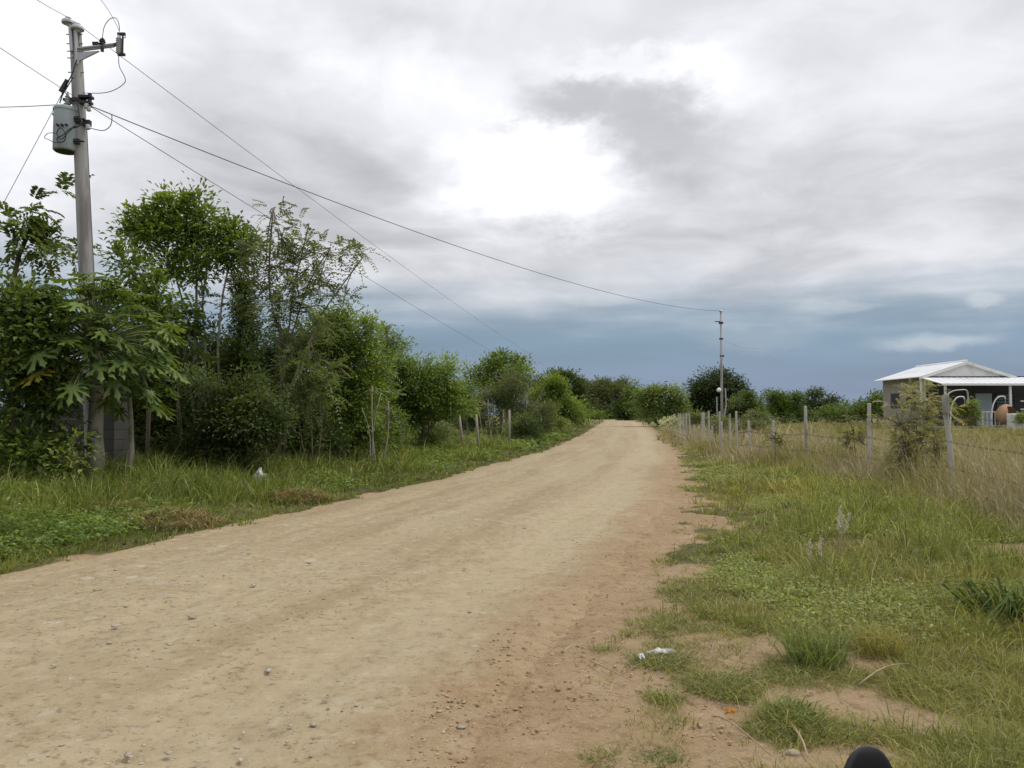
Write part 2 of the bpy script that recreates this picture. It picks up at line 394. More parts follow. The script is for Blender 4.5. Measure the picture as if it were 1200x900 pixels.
def road_mat():
    m, q, out = mat('gravel_road')
    p = q.node('ShaderNodeBsdfPrincipled'); p.inputs['Roughness'].default_value = .95; p.inputs['Specular IOR Level'].default_value = .12
    uv = q.node('ShaderNodeUVMap').outputs[0]
    su = q.node('ShaderNodeSeparateXYZ'); q.l.new(uv, su.inputs[0]); U, V_ = su.outputs[0], su.outputs[1]
    pos = q.node('ShaderNodeNewGeometry').outputs['Position']
    n0 = q.noise(pos, .35, 5, .55); n1 = q.noise(pos, 2.2, 6, .6); n2 = q.noise(pos, 18, 6, .68); n3 = q.noise(pos, 70, 4, .7)
    st = q.noise(q.xyz(q.m('MULTIPLY', U, 12), q.m('MULTIPLY', V_, .12)), 1.0, 5, .6, .3)      # streaks along the wheel tracks
    c = q.mix(q.ss(n0, .3, .7), (.300, .236, .136), (.350, .284, .174))
    c = q.mix(q.m('MULTIPLY', q.ss(st, .42, .66), .75), c, (.395, .328, .210)); c = q.mix(q.m('MULTIPLY', q.ss(st, .34, .46, 1, 0), .55), c, (.255, .200, .118))
    c = q.mix(q.m('MULTIPLY', q.ss(n1, .46, .72), .55), c, (.30, .225, .135))
    trk = q.m('ADD', q.ss(q.m('ABSOLUTE', q.m('SUBTRACT', U, .80)), .02, .13, 1, 0), q.m('MULTIPLY', q.ss(q.m('ABSOLUTE', q.m('SUBTRACT', U, .48)), .02, .10, 1, 0), .5), clamp=True)
    trk = q.m('MULTIPLY', trk, q.ss(n1, .25, .6))
    c = q.mix(q.m('MULTIPLY', trk, .8), c, (.395, .326, .210))
    edg = q.m('MULTIPLY', q.ss(q.m('ADD', U, q.m('ADD', q.m('MULTIPLY', q.m('SUBTRACT', n1, .5), .22), q.m('MULTIPLY', q.m('SUBTRACT', n2, .5), .12))), .87, .98), 1.0)
    edl = q.m('MULTIPLY', q.ss(q.m('ADD', U, q.m('MULTIPLY', q.m('SUBTRACT', n1, .5), .12)), .10, .0), .6)
    c = q.mix(edl, c, (.31, .22, .125))
    loose = q.m('SUBTRACT', 1.0, q.m('MULTIPLY', trk, .7))
    c = q.mix(q.m('MULTIPLY', q.ss(n2, .52, .66), loose), c, (.215, .162, .096))
    n4 = q.noise(pos, 6.5, 6, .65); c = q.mix(q.m('MULTIPLY', q.ss(n4, .52, .68), .5), c, (.25, .19, .118)); c = q.mix(q.m('MULTIPLY', q.ss(n4, .34, .46, 1, 0), .45), c, (.44, .375, .27))
    c = q.mix(q.m('MULTIPLY', q.ss(n3, .60, .70), q.m('MULTIPLY', loose, .8)), c, (.50, .43, .33))
    c = q.mix(q.m('MULTIPLY', q.ss(n3, .30, .40, 1, 0), q.m('MULTIPLY', loose, .8)), c, (.17, .13, .085))
    wp = q.vm('ADD', pos, q.vm('SCALE', q.noise(pos, 9, 4, .6, color=True), .10)); peb = None        # flat stones bedded flush in the surface
    for scl, lo, fade in ((5.0, .80, .8), (11.0, .78, .75), (24.0, .74, .6)):
        vo = q.node('ShaderNodeTexVoronoi', feature='F1'); q.l.new(wp, vo.inputs['Vector']); vo.inputs['Scale'].default_value = scl; vo.inputs['Randomness'].default_value = 1
        sc_ = q.node('ShaderNodeSeparateXYZ'); q.l.new(vo.outputs['Color'], sc_.inputs[0])
        one = q.m('MULTIPLY', q.m('MULTIPLY', q.ss(vo.outputs['Distance'], .26, .34, 1, 0), q.m('GREATER_THAN', sc_.outputs[0], lo)), q.ss(n0, .40, .58))
        one = q.m('MULTIPLY', one, q.m('MULTIPLY', loose, .75))
        c = q.mix(q.m('MULTIPLY', one, fade), c, q.ramp(sc_.outputs[1], [(0, (.26, .23, .18)), (.5, (.40, .36, .29)), (1, (.47, .44, .37))]))
        peb = one if peb is None else q.m('MAXIMUM', peb, one)
    c = q.mix(edg, c, soil_nodes(q, pos))
    q.l.new(c, p.inputs['Base Color'])
    b = q.node('ShaderNodeBump'); b.inputs['Strength'].default_value = .7; b.inputs['Distance'].default_value = .02
    h = q.m('ADD', q.m('MULTIPLY', n2, .8), q.m('ADD', q.m('MULTIPLY', n3, .4), q.m('ADD', q.m('MULTIPLY', n1, 1.2), q.m('MULTIPLY', peb, .5))))
    q.l.new(h, b.inputs['Height']); q.l.new(b.outputs[0], p.inputs['Normal'])
    q.l.new(p.outputs[0], out.inputs[0]); return m
M_ground, M_road = ground_mat(), road_mat()

# ------------------------------------------------------------------ ground and road
BARE = [(1.15, 4.3, .42, .55), (1.75, 4.05, .35, .5), (1.55, 3.45, .5, .3), (1.6, 4.75, .3, .35), (.95, 3.6, .6, .6), (2.0, 3.75, .25, .22), (2.75, 11.2, .5, .9), (5.35, 7.9, .7, .5), (2.1, 4.75, .3, .3)]
def grass_mask(x, y):
    """0 bare earth .. 1 fully grown"""
    sL = Lx(y) - x; sR = x - Rx(y)
    n = fbm(x * 1.1 + 3, y * 1.1) - .5; nf = fbm(x * 4 + 9, y * 4) - .5
    gl = smooth(sL + n * .7 + nf * .4, -.30, .15)
    lo = np.interp(y, [2, 4, 5.8, 7, 9, 12, 18, 30], [1.25, 1.15, .72, .55, .45, .55, .25, .2])
    gr = smooth(sR - lo + n * 1.3 + nf * 1.0, -.35, .55)
    for bx, by, rx, ry in BARE:
        q = np.sqrt(((x - bx) / rx) ** 2 + ((y - by) / ry) ** 2) + nf * .9 + n * .6
        gr = gr * smooth(q, .6, 1.35)
    return np.maximum(gl, gr)
FENCE = [(4.0, 6.55), (8.5, 6.85), (12.6, 7.10), (16.2, 7.47), (19.9, 7.58), (22.5, 7.58), (25, 7.68), (27.5, 7.76), (30, 8.05), (33, 8.4), (36, 8.82), (39, 9.0), (43, 9.55), (47, 10.1), (52, 10.9)]
FY = np.array([f[0] for f in FENCE]); FX = np.array([f[1] for f in FENCE])
def fence_x(y): return np.interp(y, np.append(FY, [104, 200]), np.append(FX, [21, 38]))
def dry_mask(x, y):
    n = fbm(x * .5 + 40, y * .5) - .5
    d = smooth(x - fence_x(y) + 1.0 + n * 2.4, -.7, 1.2) * (x > 0)
    low = smooth(x - Rx(y), 1.4, 2.6) * smooth(y, 5.5, 3.5) * .35 * (x > 0)
    patch = smooth(fbm(x * .8 + 60, y * .8), .55, .75) * .5 * (x > Rx(y))
    return np.clip(np.maximum(np.maximum(d, low), patch), 0, 1)

def growing(a, step, lim, g=1.18):
    out = []
    while a < lim: a += step; step *= g; out.append(a)
    return out
xs_r = growing(16, .3, 3500); xs = np.array([-q for q in xs_r[::-1]] + list(np.arange(-16, 16.01, .16)) + xs_r)
ys = np.array([-q for q in growing(0, 3, 400, 1.4)[::-1]] + list(np.arange(0, 30, .17)) + growing(30, .2, 5000, 1.035))
gx, gy = np.meshgrid(xs, ys)
Z_ = gz(gx, gy); inside = np.minimum(gx - Lx(gy), Rx(gy) - gx)
fine = smooth(np.abs(gx), 18, 14) * smooth(gy, 40, 28) * smooth(gy, -1, 1)
Z_ = Z_ + (vnoise(gx * 6, gy * 6) - .5) * .03 * fine + (vnoise(gx * 2.3, gy * 2.3) - .5) * .03 * fine
Z_ = Z_ - smooth(inside, .05, .4) * .16
V = np.stack([gx.ravel(), gy.ravel(), Z_.ravel()], 1)
nx, ny = len(xs), len(ys)
ii = (np.arange(ny - 1)[:, None] * nx + np.arange(nx - 1)[None, :]).ravel()
F = np.stack([ii, ii + 1, ii + nx + 1, ii + nx], 1)
gmask = grass_mask(gx, gy); fmask = smooth(gx - fence_x(gy), 4, 9) * smooth(gy, 22, 34) * (gx > 0); fmask = np.maximum(fmask, smooth(gy, 90, 140))
C = np.stack([gmask.ravel(), dry_mask(gx, gy).ravel(), fmask.ravel()], 1)
gme = fast_mesh('ground', V, F, C); props(link('ground', gme, M_ground, smoothf=True), kind='structure')

ry = np.concatenate([np.arange(-40, 0, 2.0), np.arange(0, 26, .12), np.array(growing(26, .14, 330, 1.03))])
ru = np.linspace(-.04, 1.04, 64)
Ug, Yg = np.meshgrid(ru, ry)
wob = (fbm(Yg * .9, Yg * 0 + 3) - .5) * .5 * (1 - smooth(Yg, 40, 80)); wob2 = (fbm(Yg * 1.2 + 50, Yg * 0 + 8) - .5) * .5 * (1 - smooth(Yg, 40, 80))
Xg = (Lx(Yg) + wob) * (1 - Ug) + (Rx(Yg) + wob2) * Ug
hz = .012 + .035 * np.sin(np.clip(Ug, 0, 1) * math.pi) - .05 * (smooth(Ug, .03, -.03) + smooth(Ug, .97, 1.03))
rut = -.03 * np.exp(-((Ug - .78) / .07) ** 2) - .024 * np.exp(-((Ug - .47) / .06) ** 2) - .015 * np.exp(-((Ug - .22) / .05) ** 2)
nz = (fbm(Xg * 1.6, Yg * 1.6) - .5) * .035 + (vnoise(Xg * 9, Yg * 9) - .5) * .012
Zg = .4 * smooth(Yg, 60, 220) + hz + (rut + nz) * smooth(np.minimum(Ug, 1 - Ug), 0, .08)
nu = len(ru); ii = (np.arange(len(ry) - 1)[:, None] * nu + np.arange(nu - 1)[None, :]).ravel()
rme = fast_mesh('road', np.stack([Xg.ravel(), Yg.ravel(), Zg.ravel()], 1), np.stack([ii, ii + 1, ii + nu + 1, ii + nu], 1))
uvl = rme.uv_layers.new(name='UVMap'); vi = np.zeros(len(rme.loops), np.int32); rme.loops.foreach_get('vertex_index', vi)
uvl.data.foreach_set('uv', np.stack([Ug.ravel()[vi], Yg.ravel()[vi]], 1).astype(np.float32).ravel())
props(link('road', rme, M_road, smoothf=True), kind='structure')
def road_z(x, y):
    u = (x - Lx(y)) / (Rx(y) - Lx(y))
    return .4 * smooth(y, 60, 220) + .012 + .035 * np.sin(np.clip(u, 0, 1) * math.pi) + (fbm(x * 1.6, y * 1.6) - .5) * .035

# ------------------------------------------------------------------ leaf and blade generators
def unit(a): return a / (np.linalg.norm(a, axis=-1, keepdims=True) + 1e-9)
def leaves(Pt, D, N, L, Wd, C, fold=.25, droop=.12):
    n = len(Pt); D = unit(D); S = unit(np.cross(D, N)); Nn = np.cross(S, D)
    L = L[:, None]; Wd = Wd[:, None]
    v0 = Pt; v2 = Pt + D * L - Nn * L * droop
    v1 = Pt + D * L * .45 + S * Wd * .5 + Nn * Wd * fold; v3 = Pt + D * L * .45 - S * Wd * .5 + Nn * Wd * fold
    Vv = np.stack([v0, v1, v2, v3], 1).reshape(-1, 3)
    b = np.arange(n)[:, None] * 4
    Ff = np.concatenate([b + [0, 1, 2], b + [0, 2, 3]], 0)
    return Vv, Ff, np.repeat(C, 4, 0)
def blades(Pt, H, Wd, lean, C, rg, bend=.35, tipc=None, ang_=None):
    """grass blades: two quads' worth of taper, bending over at the tip"""
    n = len(Pt); a = rg.random(n) * 2 * math.pi; S = np.stack([np.cos(a), np.sin(a), 0 * a], 1)
    b = rg.random(n) * 2 * math.pi if ang_ is None else ang_; D = np.stack([np.cos(b), np.sin(b), 0 * b], 1)
    H = H[:, None]; Wd = Wd[:, None]; ln = lean[:, None]; up = np.array([[0, 0, 1.0]])
    m = Pt + up * H * .55 + D * H * ln * .45
    t = Pt + up * H * (1 - bend * ln) + D * H * ln * 1.25
    Vv = np.stack([Pt - S * Wd / 2, Pt + S * Wd / 2, m + S * Wd * .42, m - S * Wd * .42, t], 1).reshape(-1, 3)
    q = np.arange(n)[:, None] * 5
    Ff = np.concatenate([q + [0, 1, 2], q + [0, 2, 3], q + [3, 2, 4]], 0)
    Cc = np.stack([C, C, C, C, C if tipc is None else tipc], 1).reshape(-1, 3)
    return Vv, Ff, Cc
def tufts(x, y, rad, rep_, rg):
    """every point becomes a tuft of rep_ blades fanning out: positions, fan angle, tuft index"""
    i = np.repeat(np.arange(len(x)), rep_); a = rg.random(len(i)) * 2 * math.pi; q = np.sqrt(rg.random(len(i))) * np.repeat(rad, rep_)
    return x[i] + np.cos(a) * q, y[i] + np.sin(a) * q, a + rg.normal(0, .5, len(i)), i
def join(parts):
    V = []; F = []; C = []; n = 0
    for v, f, c in parts: V.append(v); F.append(f + n); C.append(c); n += len(v)
    return np.concatenate(V), np.concatenate(F), np.concatenate(C)
def lerp(a, b, t): return np.array(a) * (1 - t[:, None]) + np.array(b) * t[:, None]

# ------------------------------------------------------------------ grass (nobody could count it)
def scatter(n, d0, d1, rg, p0=-60, p1=1260):
    d = np.exp(rg.uniform(math.log(d0), math.log(d1), n)); u = (rg.uniform(p0, p1, n) - 600) / FPX
    return u * d, d
def grass_obj(name, parts, m=None):
    v, f, c = join(parts)
    return props(link(name, fast_mesh(name, v, f, c), m or M_grass), kind='stuff')
g_rg = np.random.default_rng(11)
# left verge
def verge(name, n, rep_, d0, d1, p0, p1, keep, hfun, cfun, wmin, wk, trad, lean, straw, m=None, seed=1, hvar=(.45, 1.15), bend=.35):
    rg = np.random.default_rng(seed); x, y = scatter(n, d0, d1, rg, p0, p1)
    kp = rg.random(n) < keep(x, y); x, y = x[kp], y[kp]; nt = len(x)
    h = hfun(x, y) * np.exp(rg.normal(0, .28, nt)); c = cfun(x, y, np.clip(rg.normal(.5, .27, nt), 0, 1), rg)
    rad = np.maximum(.02, trad * h) * rg.uniform(.6, 1.4, nt)
    bx, by, an, i = tufts(x, y, rad, rep_, rg); nb = len(i)
    H = h[i] * rg.uniform(*hvar, nb); wd = np.maximum(wmin, wk * by) * rg.uniform(.6, 1.5, nb)
    C = c[i] * np.exp(rg.normal(0, .16, (nb, 1)))
    st = rg.random(nb) < straw; C[st] = lerp((.30, .26, .12), (.50, .43, .26), rg.random(st.sum())); H[st] *= 1.2; wd[st] *= .75
    return grass_obj(name, [blades(np.stack([bx, by, gz(bx, by) - .01], 1), H, wd, rg.uniform(*lean, nb), C, rg, bend, None, an)], m)
def kL(x, y):
    sL = Lx(y) - x; return (sL > -.35) * grass_mask(x, y) * (1 - .85 * smooth(sL, 7, 13))
def hL(x, y):
    sL = Lx(y) - x; pn = fbm(x * .9, y * .9); return (.09 + .30 * smooth(sL + (pn - .5) * 2.4, .3, 2.6)) * (.5 + fbm(x * 3.1 + 8, y * 3.1)) * (1 - .35 * smooth(y, 30, 70))
def cL(x, y, t, rg):
    pn = fbm(x * .7, y * .7); return lerp((.080, .115, .020), (.275, .315, .075), np.clip(t * .7 + (pn - .35) * .9, 0, 1))
verge('verge_grass', 42000, 8, 4.5, 110, -520, 760, kL, hL, cL, .0095, .00105, .40, (.1, 1.1), .05, seed=1)
# right verge, up to and a little beyond the fence
def kR(x, y):
    sR = x - Rx(y); return (sR > .05) * (x - fence_x(y) < .8) * (.03 * smooth(sR, .2, .6) + .97 * grass_mask(x, y))
def hR(x, y):
    sR = x - Rx(y); pn = fbm(x * .9, y * .9); near = smooth(y, 5.8, 4.5)
    return .026 + (.03 + .125 * smooth(sR + (pn - .5) * 2.4, .6, 2.6)) * (.12 + 1.75 * smooth(fbm(x * 4.2 + 8, y * 4.2), .28, .78)) * (1 - .60 * near) * (1 - .25 * smooth(y, 30, 70))
def cR(x, y, t, rg):
    pn = fbm(x * .55 + 31, y * .55); c = lerp((.110, .150, .036), (.325, .355, .095), t)
    warm = smooth(pn + rg.normal(0, .07, len(x)), .44, .60)[:, None]; c = c * (1 - warm) + lerp((.19, .19, .042), (.43, .40, .105), t) * warm
    dm = np.clip(dry_mask(x, y) * 1.15 + rg.normal(0, .2, len(x)), 0, 1)[:, None] * (dry_mask(x, y) > .05)[:, None]
    return c * (1 - .7 * dm) + lerp((.25, .23, .09), (.43, .37, .18), t) * .7 * dm
verge('roadside_grass', 78000, 8, 2.3, 110, 520, 1800, kR, hR, cR, .0042, .0010, .55, (.1, 1.3), .03, seed=2, hvar=(.3, 1.2))
# scattered taller wisps and fallen straw
verge('tall_wisps', 1700, 4, 3.2, 60, 640, 1700, lambda x, y: kR(x, y) * smooth(x - Rx(y), .8, 1.6) * smooth(y, 3.4, 5), lambda x, y: .28 + 0 * x, lambda x, y, t, rg: lerp((.20, .24, .08), (.50, .47, .24), t), .003, .0007, .12, (.05, .6), .35, seed=6)
verge('fallen_straw', 2600, 2, 2.6, 14, 560, 1290, lambda x, y: (x > Rx(y) - .2) * (.25 + .6 * grass_mask(x, y)), lambda x, y: .028 + 0 * x, lambda x, y, t, rg: lerp((.32, .25, .14), (.60, .52, .34), t), .003, .0008, 1.5, (2.5, 5.0), 0, M_dry, seed=7, bend=.12)
# dry grass along and beyond the fence
def kD(x, y):
    past = x - fence_x(y); return 1.7 * smooth(past, -1.5, .4) * (1 - .7 * smooth(past, 4.5, 10)) * (.25 + 1.1 * fbm(x * 1.2, y * 1.2)) * (x > 0)
def hD(x, y):
    past = x - fence_x(y); return (.16 + .50 * smooth(past, -1.6, .2) * (1 - .72 * smooth(past, 3.5, 8))) * (.3 + 1.2 * fbm(x * 1.9 + 8, y * 1.9))
def cD(x, y, t, rg):
    past = x - fence_x(y); c = lerp((.25, .215, .135), (.57, .50, .36), t)
    g = np.clip(smooth(fbm(x * .6 + 20, y * .6) + rg.normal(0, .10, len(x)), .48, .62) * .85 + .55 * smooth(past, 4, 9), 0, 1)[:, None]
    return c * (1 - g) + lerp((.20, .20, .06), (.38, .34, .13), t) * g
verge('dry_field_grass', 62000, 8, 3.5, 75, 740, 1900, kD, hD, cD, .0042, .00075, .35, (.05, .75), .12, M_dry, seed=3)
# short fine turf near the bottom right corner
verge('short_turf', 36000, 7, 2.3, 6.5, 740, 1800, lambda x, y: grass_mask(x, y) * smooth(y, 6.4, 5) * (x > Rx(y)), lambda x, y: .055 + .07 * fbm(x * 3, y * 3), lambda x, y, t, rg: lerp((.15, .16, .04), (.40, .375, .12), t), .003, .0008, .5, (.4, 1.6), .10, seed=4)
CREEP = [(.98, 4.75, .24, .22), (1.15, 4.4, .26, .26), (.82, 4.2, .16, .10), (1.40, 3.8, .24, .26), (1.2, 5.4, .3, .4), (.42, 3.42, .09, .05), (.62, 5.0, .10, .06), (1.5, 6.5, .3, .5), (1.75, 4.55, .3, .2)]
def kC(x, y):
    v = 0 * x
    for cx, cy, rx, ry_ in CREEP: v = np.maximum(v, smooth(np.sqrt(((x - cx) / rx) ** 2 + ((y - cy) / ry_) ** 2) + (fbm(x * 5, y * 5) - .5) * 2.4, 1.15, .15))
    return v * .55
verge('creeping_turf', 60000, 7, 2.6, 7.5, 640, 1100, kC, lambda x, y: .035 + .035 * fbm(x * 4, y * 4), lambda x, y, t, rg: lerp((.10, .13, .03), (.30, .31, .09), t), .0035, .0008, .7, (.5, 2.0), .12, seed=8)
# broad-leaved ground cover creeping in the verges
def cover(name, n, d0, d1, p0, p1, cond, c0, c1, size, hmax, seed):
    rg = np.random.default_rng(seed); x, y = scatter(n, d0, d1, rg, p0, p1); w = cond(x, y)
    kp = rg.random(n) < w; x, y = x[kp], y[kp]; m = len(x)
    rep = 7; cx = np.repeat(x, rep) + rg.normal(0, .05, m * rep); cy = np.repeat(y, rep) + rg.normal(0, .05, m * rep)
    hh = np.repeat(rg.uniform(.25, 1, m), rep) * hmax * rg.uniform(.2, 1, m * rep)
    a = rg.random(m * rep) * 2 * math.pi; D = np.stack([np.cos(a), np.sin(a), rg.normal(.15, .35, m * rep)], 1)
    N = np.stack([rg.normal(0, .35, m * rep), rg.normal(0, .35, m * rep), np.ones(m * rep)], 1)
    L = size * rg.uniform(.6, 1.3, m * rep) * np.maximum(1, cy / 14)
    c = lerp(c0, c1, np.clip(np.repeat(rg.random(m), rep) + rg.normal(0, .2, m * rep), 0, 1))
    v = leaves(np.stack([cx, cy, gz(cx, cy) + hh], 1), D, N, L, L * .55, c)
    return grass_obj(name, [v], M_leaf)
cover('leafy_ground_cover', 30000, 6, 60, -80, 720, lambda x, y: grass_mask(x, y) * smooth(Lx(y) - x, .2, 1) * smooth(fbm(x * .8 + 5, y * .8), .45, .62) * (1 - smooth(Lx(y) - x, 7, 9)), (.07, .12, .025), (.17, .23, .06), .065, .28, 21)
cover('roadside_ground_cover', 45000, 3, 70, 640, 1290, lambda x, y: smooth(y, 4.8, 6.2) * grass_mask(x, y) * (x > Rx(y)) * smooth(fbm(x * .9 + 15, y * .9), .48, .62) * (1 - smooth(x - fence_x(y), -1, 1)), (.13, .17, .045), (.27, .29, .10), .034, .13, 22)

# ------------------------------------------------------------------ trees and shrubs
def crown_mesh(blobs, d, rg, per, k, size, spread, c0, c1, style, aspect=.45, shell=.55, shoots=.05, lob=True, wands=None):
    parts = []; tips = []; wandl = []
    for bl in blobs:
        px, py, rx, ry = bl[:4]; dd = bl[4] if len(bl) > 4 else 0
        c = P(px, py, d + dd); s = (d + dd) / FPX; rad = np.array((rx * s, (rx * .9) * s, ry * s))
        lpx = size * FPX / (d + dd); la = .30 * aspect * lpx * lpx * (16 * k if style != 'clump' else k)
        n = max(4, int(per * math.pi * rx * ry / la))
        ns = int(np.clip(4 + rx * ry / 75, 7, 18)) if lob else 1                    # each mass is a bunch of lobes with gaps between them
        sq = unit(rg.normal(size=(ns, 3)) + np.array((0, 0, .15))); sc_ = sq * (rg.uniform(.35, 1.12, ns))[:, None] * float(lob); sr = rg.uniform(.17, .42, ns) if lob else np.ones(1); st_ = np.clip(rg.normal(.45, .30, ns), 0, 1)
        pick = rg.choice(ns, n, p=sr ** 2 / (sr ** 2).sum()); q = unit(rg.normal(size=(n, 3)) + np.array((0, 0, .25)))
        rr = np.where(rg.random(n) < .3, rg.random(n) ** .5, shell + (1 - shell) * rg.random(n) ** .7) * (1 + .12 * rg.normal(size=n))
        rel = sc_[pick] + q * (rr * sr[pick])[:, None]
        sho = rg.random(n) < shoots                                     # young shoots standing out of the outline
        rel[sho] = rel[sho] * (1 + .35 * rg.random(sho.sum()))[:, None] + np.array((0, 0, .28)) * rg.random(sho.sum())[:, None]
        cl = c + rel * rad
        fl = gz(cl[:, 0], cl[:, 1]) + .08; cl[:, 2] = np.maximum(cl[:, 2], fl)
        out = unit(q * .7 + rel * .6 + np.array((0, 0, .35)))
        tips.append((c, cl))
        ct = np.clip(st_[pick] + rg.normal(0, .15, n), 0, 1)
        if style == 'clump':
            kk = rg.integers(int(k * .6), int(k * 1.4) + 1, n); idx = np.repeat(np.arange(n), kk); m = len(idx)
            o = rg.normal(size=(m, 3)) * spread * np.array((1, 1, .7))
            Pt = cl[idx] + o
            D = unit(o / spread + out[idx] * .9 + rg.normal(size=(m, 3)) * .5 + np.array((0, 0, -.25)))
            N = unit(out[idx] * .5 + np.array((0, 0, 1.0)) + rg.normal(size=(m, 3)) * .35)
            L = size * rg.uniform(.6, 1.25, m)
            col = lerp(c0, c1, np.clip(ct[idx] + rg.normal(0, .16, m), 0, 1))
            parts.append(leaves(Pt, D, N, L, L * aspect, col))
            for _ in range(int(wands if wands is not None else (5 if d < 52 else 2))):                                # thin leafy shoots standing out of the mass
                a_ = rg.random() * 6.283; dv = unit(np.array((math.cos(a_) * .7, math.sin(a_) * .7, rg.uniform(.4, 1.3)))); s0 = c + dv * rad * rg.uniform(.6, .9); Lw = rg.uniform(.35, .75) * rad[2]; mw = 26
                tt = rg.random(mw); Pt = s0 + dv * (Lw * tt)[:, None] + rg.normal(size=(mw, 3)) * size * .15
                D = unit(dv * .6 + rg.normal(size=(mw, 3)) * .7); N = unit(rg.normal(size=(mw, 3)) * .5 + np.array((0, 0, 1.0))); L = size * rg.uniform(.5, 1.0, mw) * (1.1 - .5 * tt)
                parts.append(leaves(Pt, D, N, L, L * aspect, lerp(c0, c1, np.clip(.6 + rg.normal(0, .2, mw), 0, 1)))); wandl.append((c, s0 + dv * Lw))
        else:                                                    # pinnate fronds: leaflets in pairs along a drooping rachis
            nf = k; idx = np.repeat(np.arange(n), nf); m = len(idx)
            D = unit(out[idx] * .8 + rg.normal(size=(m, 3)) * .6 + np.array((0, 0, -.05)))
            Lr = spread * rg.uniform(.6, 1.2, m)
            St = unit(np.cross(D, np.array((0, 0, 1.0)) + rg.normal(size=(m, 3)) * .2)); nl = 8
            for j in range(1, nl + 1):
                f = j / nl
                for sg in (-1, 1):
                    Pt = cl[idx] + D * (Lr * f)[:, None] - np.array((0, 0, 1.0)) * (Lr * .38 * f * f)[:, None]
                    Dl = unit(St * sg + D * .55 + np.array((0, 0, -.18)) + rg.normal(size=(m, 3)) * .15)
                    N = np.cross(D, St) * 1.0; N = np.where(N[:, 2:3] < 0, -N, N)
                    L = size * rg.uniform(.75, 1.2, m) * (1.1 - .35 * abs(f - .45))
                    col = lerp(c0, c1, np.clip(ct[idx] + rg.normal(0, .12, m), 0, 1))
                    parts.append(leaves(Pt, Dl, N, L, L * aspect, col))
    return join(parts), tips, wandl
def limb(a, b, rg, sag=.12, n=6):
    a, b = np.array(a, float), np.array(b, float); L = np.linalg.norm(b - a); t = np.linspace(0, 1, n)[:, None]
    off = rg.normal(size=3) * L * .045
    p = a * (1 - t) + b * t + np.sin(t * math.pi) * off
    p[:, 2] += (np.sin(t[:, 0] * math.pi) * sag * L * .5)
    return list(p)
TREES = []
def tree(name, label, cat, px, d, blobs, top=None, stems=None, r=.09, per=4.2, k=22, size=.11, spread=.16, c0=(.03, .055, .012), c1=(.10, .16, .03),
         style='clump', aspect=.45, shell=.55, bark=None, twigs=.35, seed=None, group=None, limbs=True, tname='trunk', lob=True, wands=None):
    rg = np.random.default_rng(seed if seed is not None else len(TREES) * 13 + 5); TREES.append(name)
    base = G(px, d); root = thing(name, label, cat, base, group)
    (v, f, c), tips, wl = crown_mesh(blobs, d, rg, per, k, size, spread, c0, c1, style, aspect, shell, lob=lob, wands=wands)
    me = fast_mesh('crown', v - base, f, c); link('crown' if tname == 'trunk' else 'foliage', me, M_leaf, root)
    mb = MB(); hubs = []
    paths = stems or [[(px, None), top or (blobs[0][0], blobs[0][1] + blobs[0][3] * .5)]]
    for si, st in enumerate(paths):
        p0 = G(st[0][0], d) - np.array((0, 0, .1)); pts = [p0] + [P(a, b, d + rg.normal(0, .1)) for a, b in st[1:]]
        # smooth the path
        fine = [pts[0]]
        for a, b in zip(pts[:-1], pts[1:]): fine += limb(a, b, rg, 0, 5)[1:]
        rr = np.linspace(r, r * .55, len(fine)) * (1 if si == 0 else .75)
        mb.tube(fine, list(rr), 8); hubs.append((fine[-1], rr[-1]))
    if limbs:
        for c_, cl in tips:
            h, hr = min(hubs, key=lambda q: np.linalg.norm(q[0] - c_))
            lp = limb(h, c_, rg); mb.tube(lp, list(np.linspace(hr * .8, hr * .3 + .004, len(lp))), 6)
            sel = np.where(rg.random(len(cl)) < twigs)[0][:60]
            for i in sel:
                if cl[i][2] < gzf(cl[i][0], cl[i][1]) + .15: continue
                st_ = lp[int(rg.integers(2, len(lp)))]; tp = limb(st_, cl[i], rg, .05, 4)
                mb.tube(tp, list(np.linspace(max(hr * .25, .006 + d * .0001), .003 + d * .0001, 4)), 4, cap=False)
    for a_, b_ in wl:
        mb.tube([a_, a_ * .45 + b_ * .55, b_], [.008 + d * .0002, .006 + d * .00015, .003 + d * .0001], 4, cap=False)
    mb.build(tname, bark or M_bark, root, sm=True)
    return root
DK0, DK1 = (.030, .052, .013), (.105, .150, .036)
MD0, MD1 = (.050, .085, .018), (.165, .235, .050)
LT0, LT1 = (.085, .130, .028), (.215, .280, .065)
GY0, GY1 = (.075, .100, .040), (.165, .190, .085)

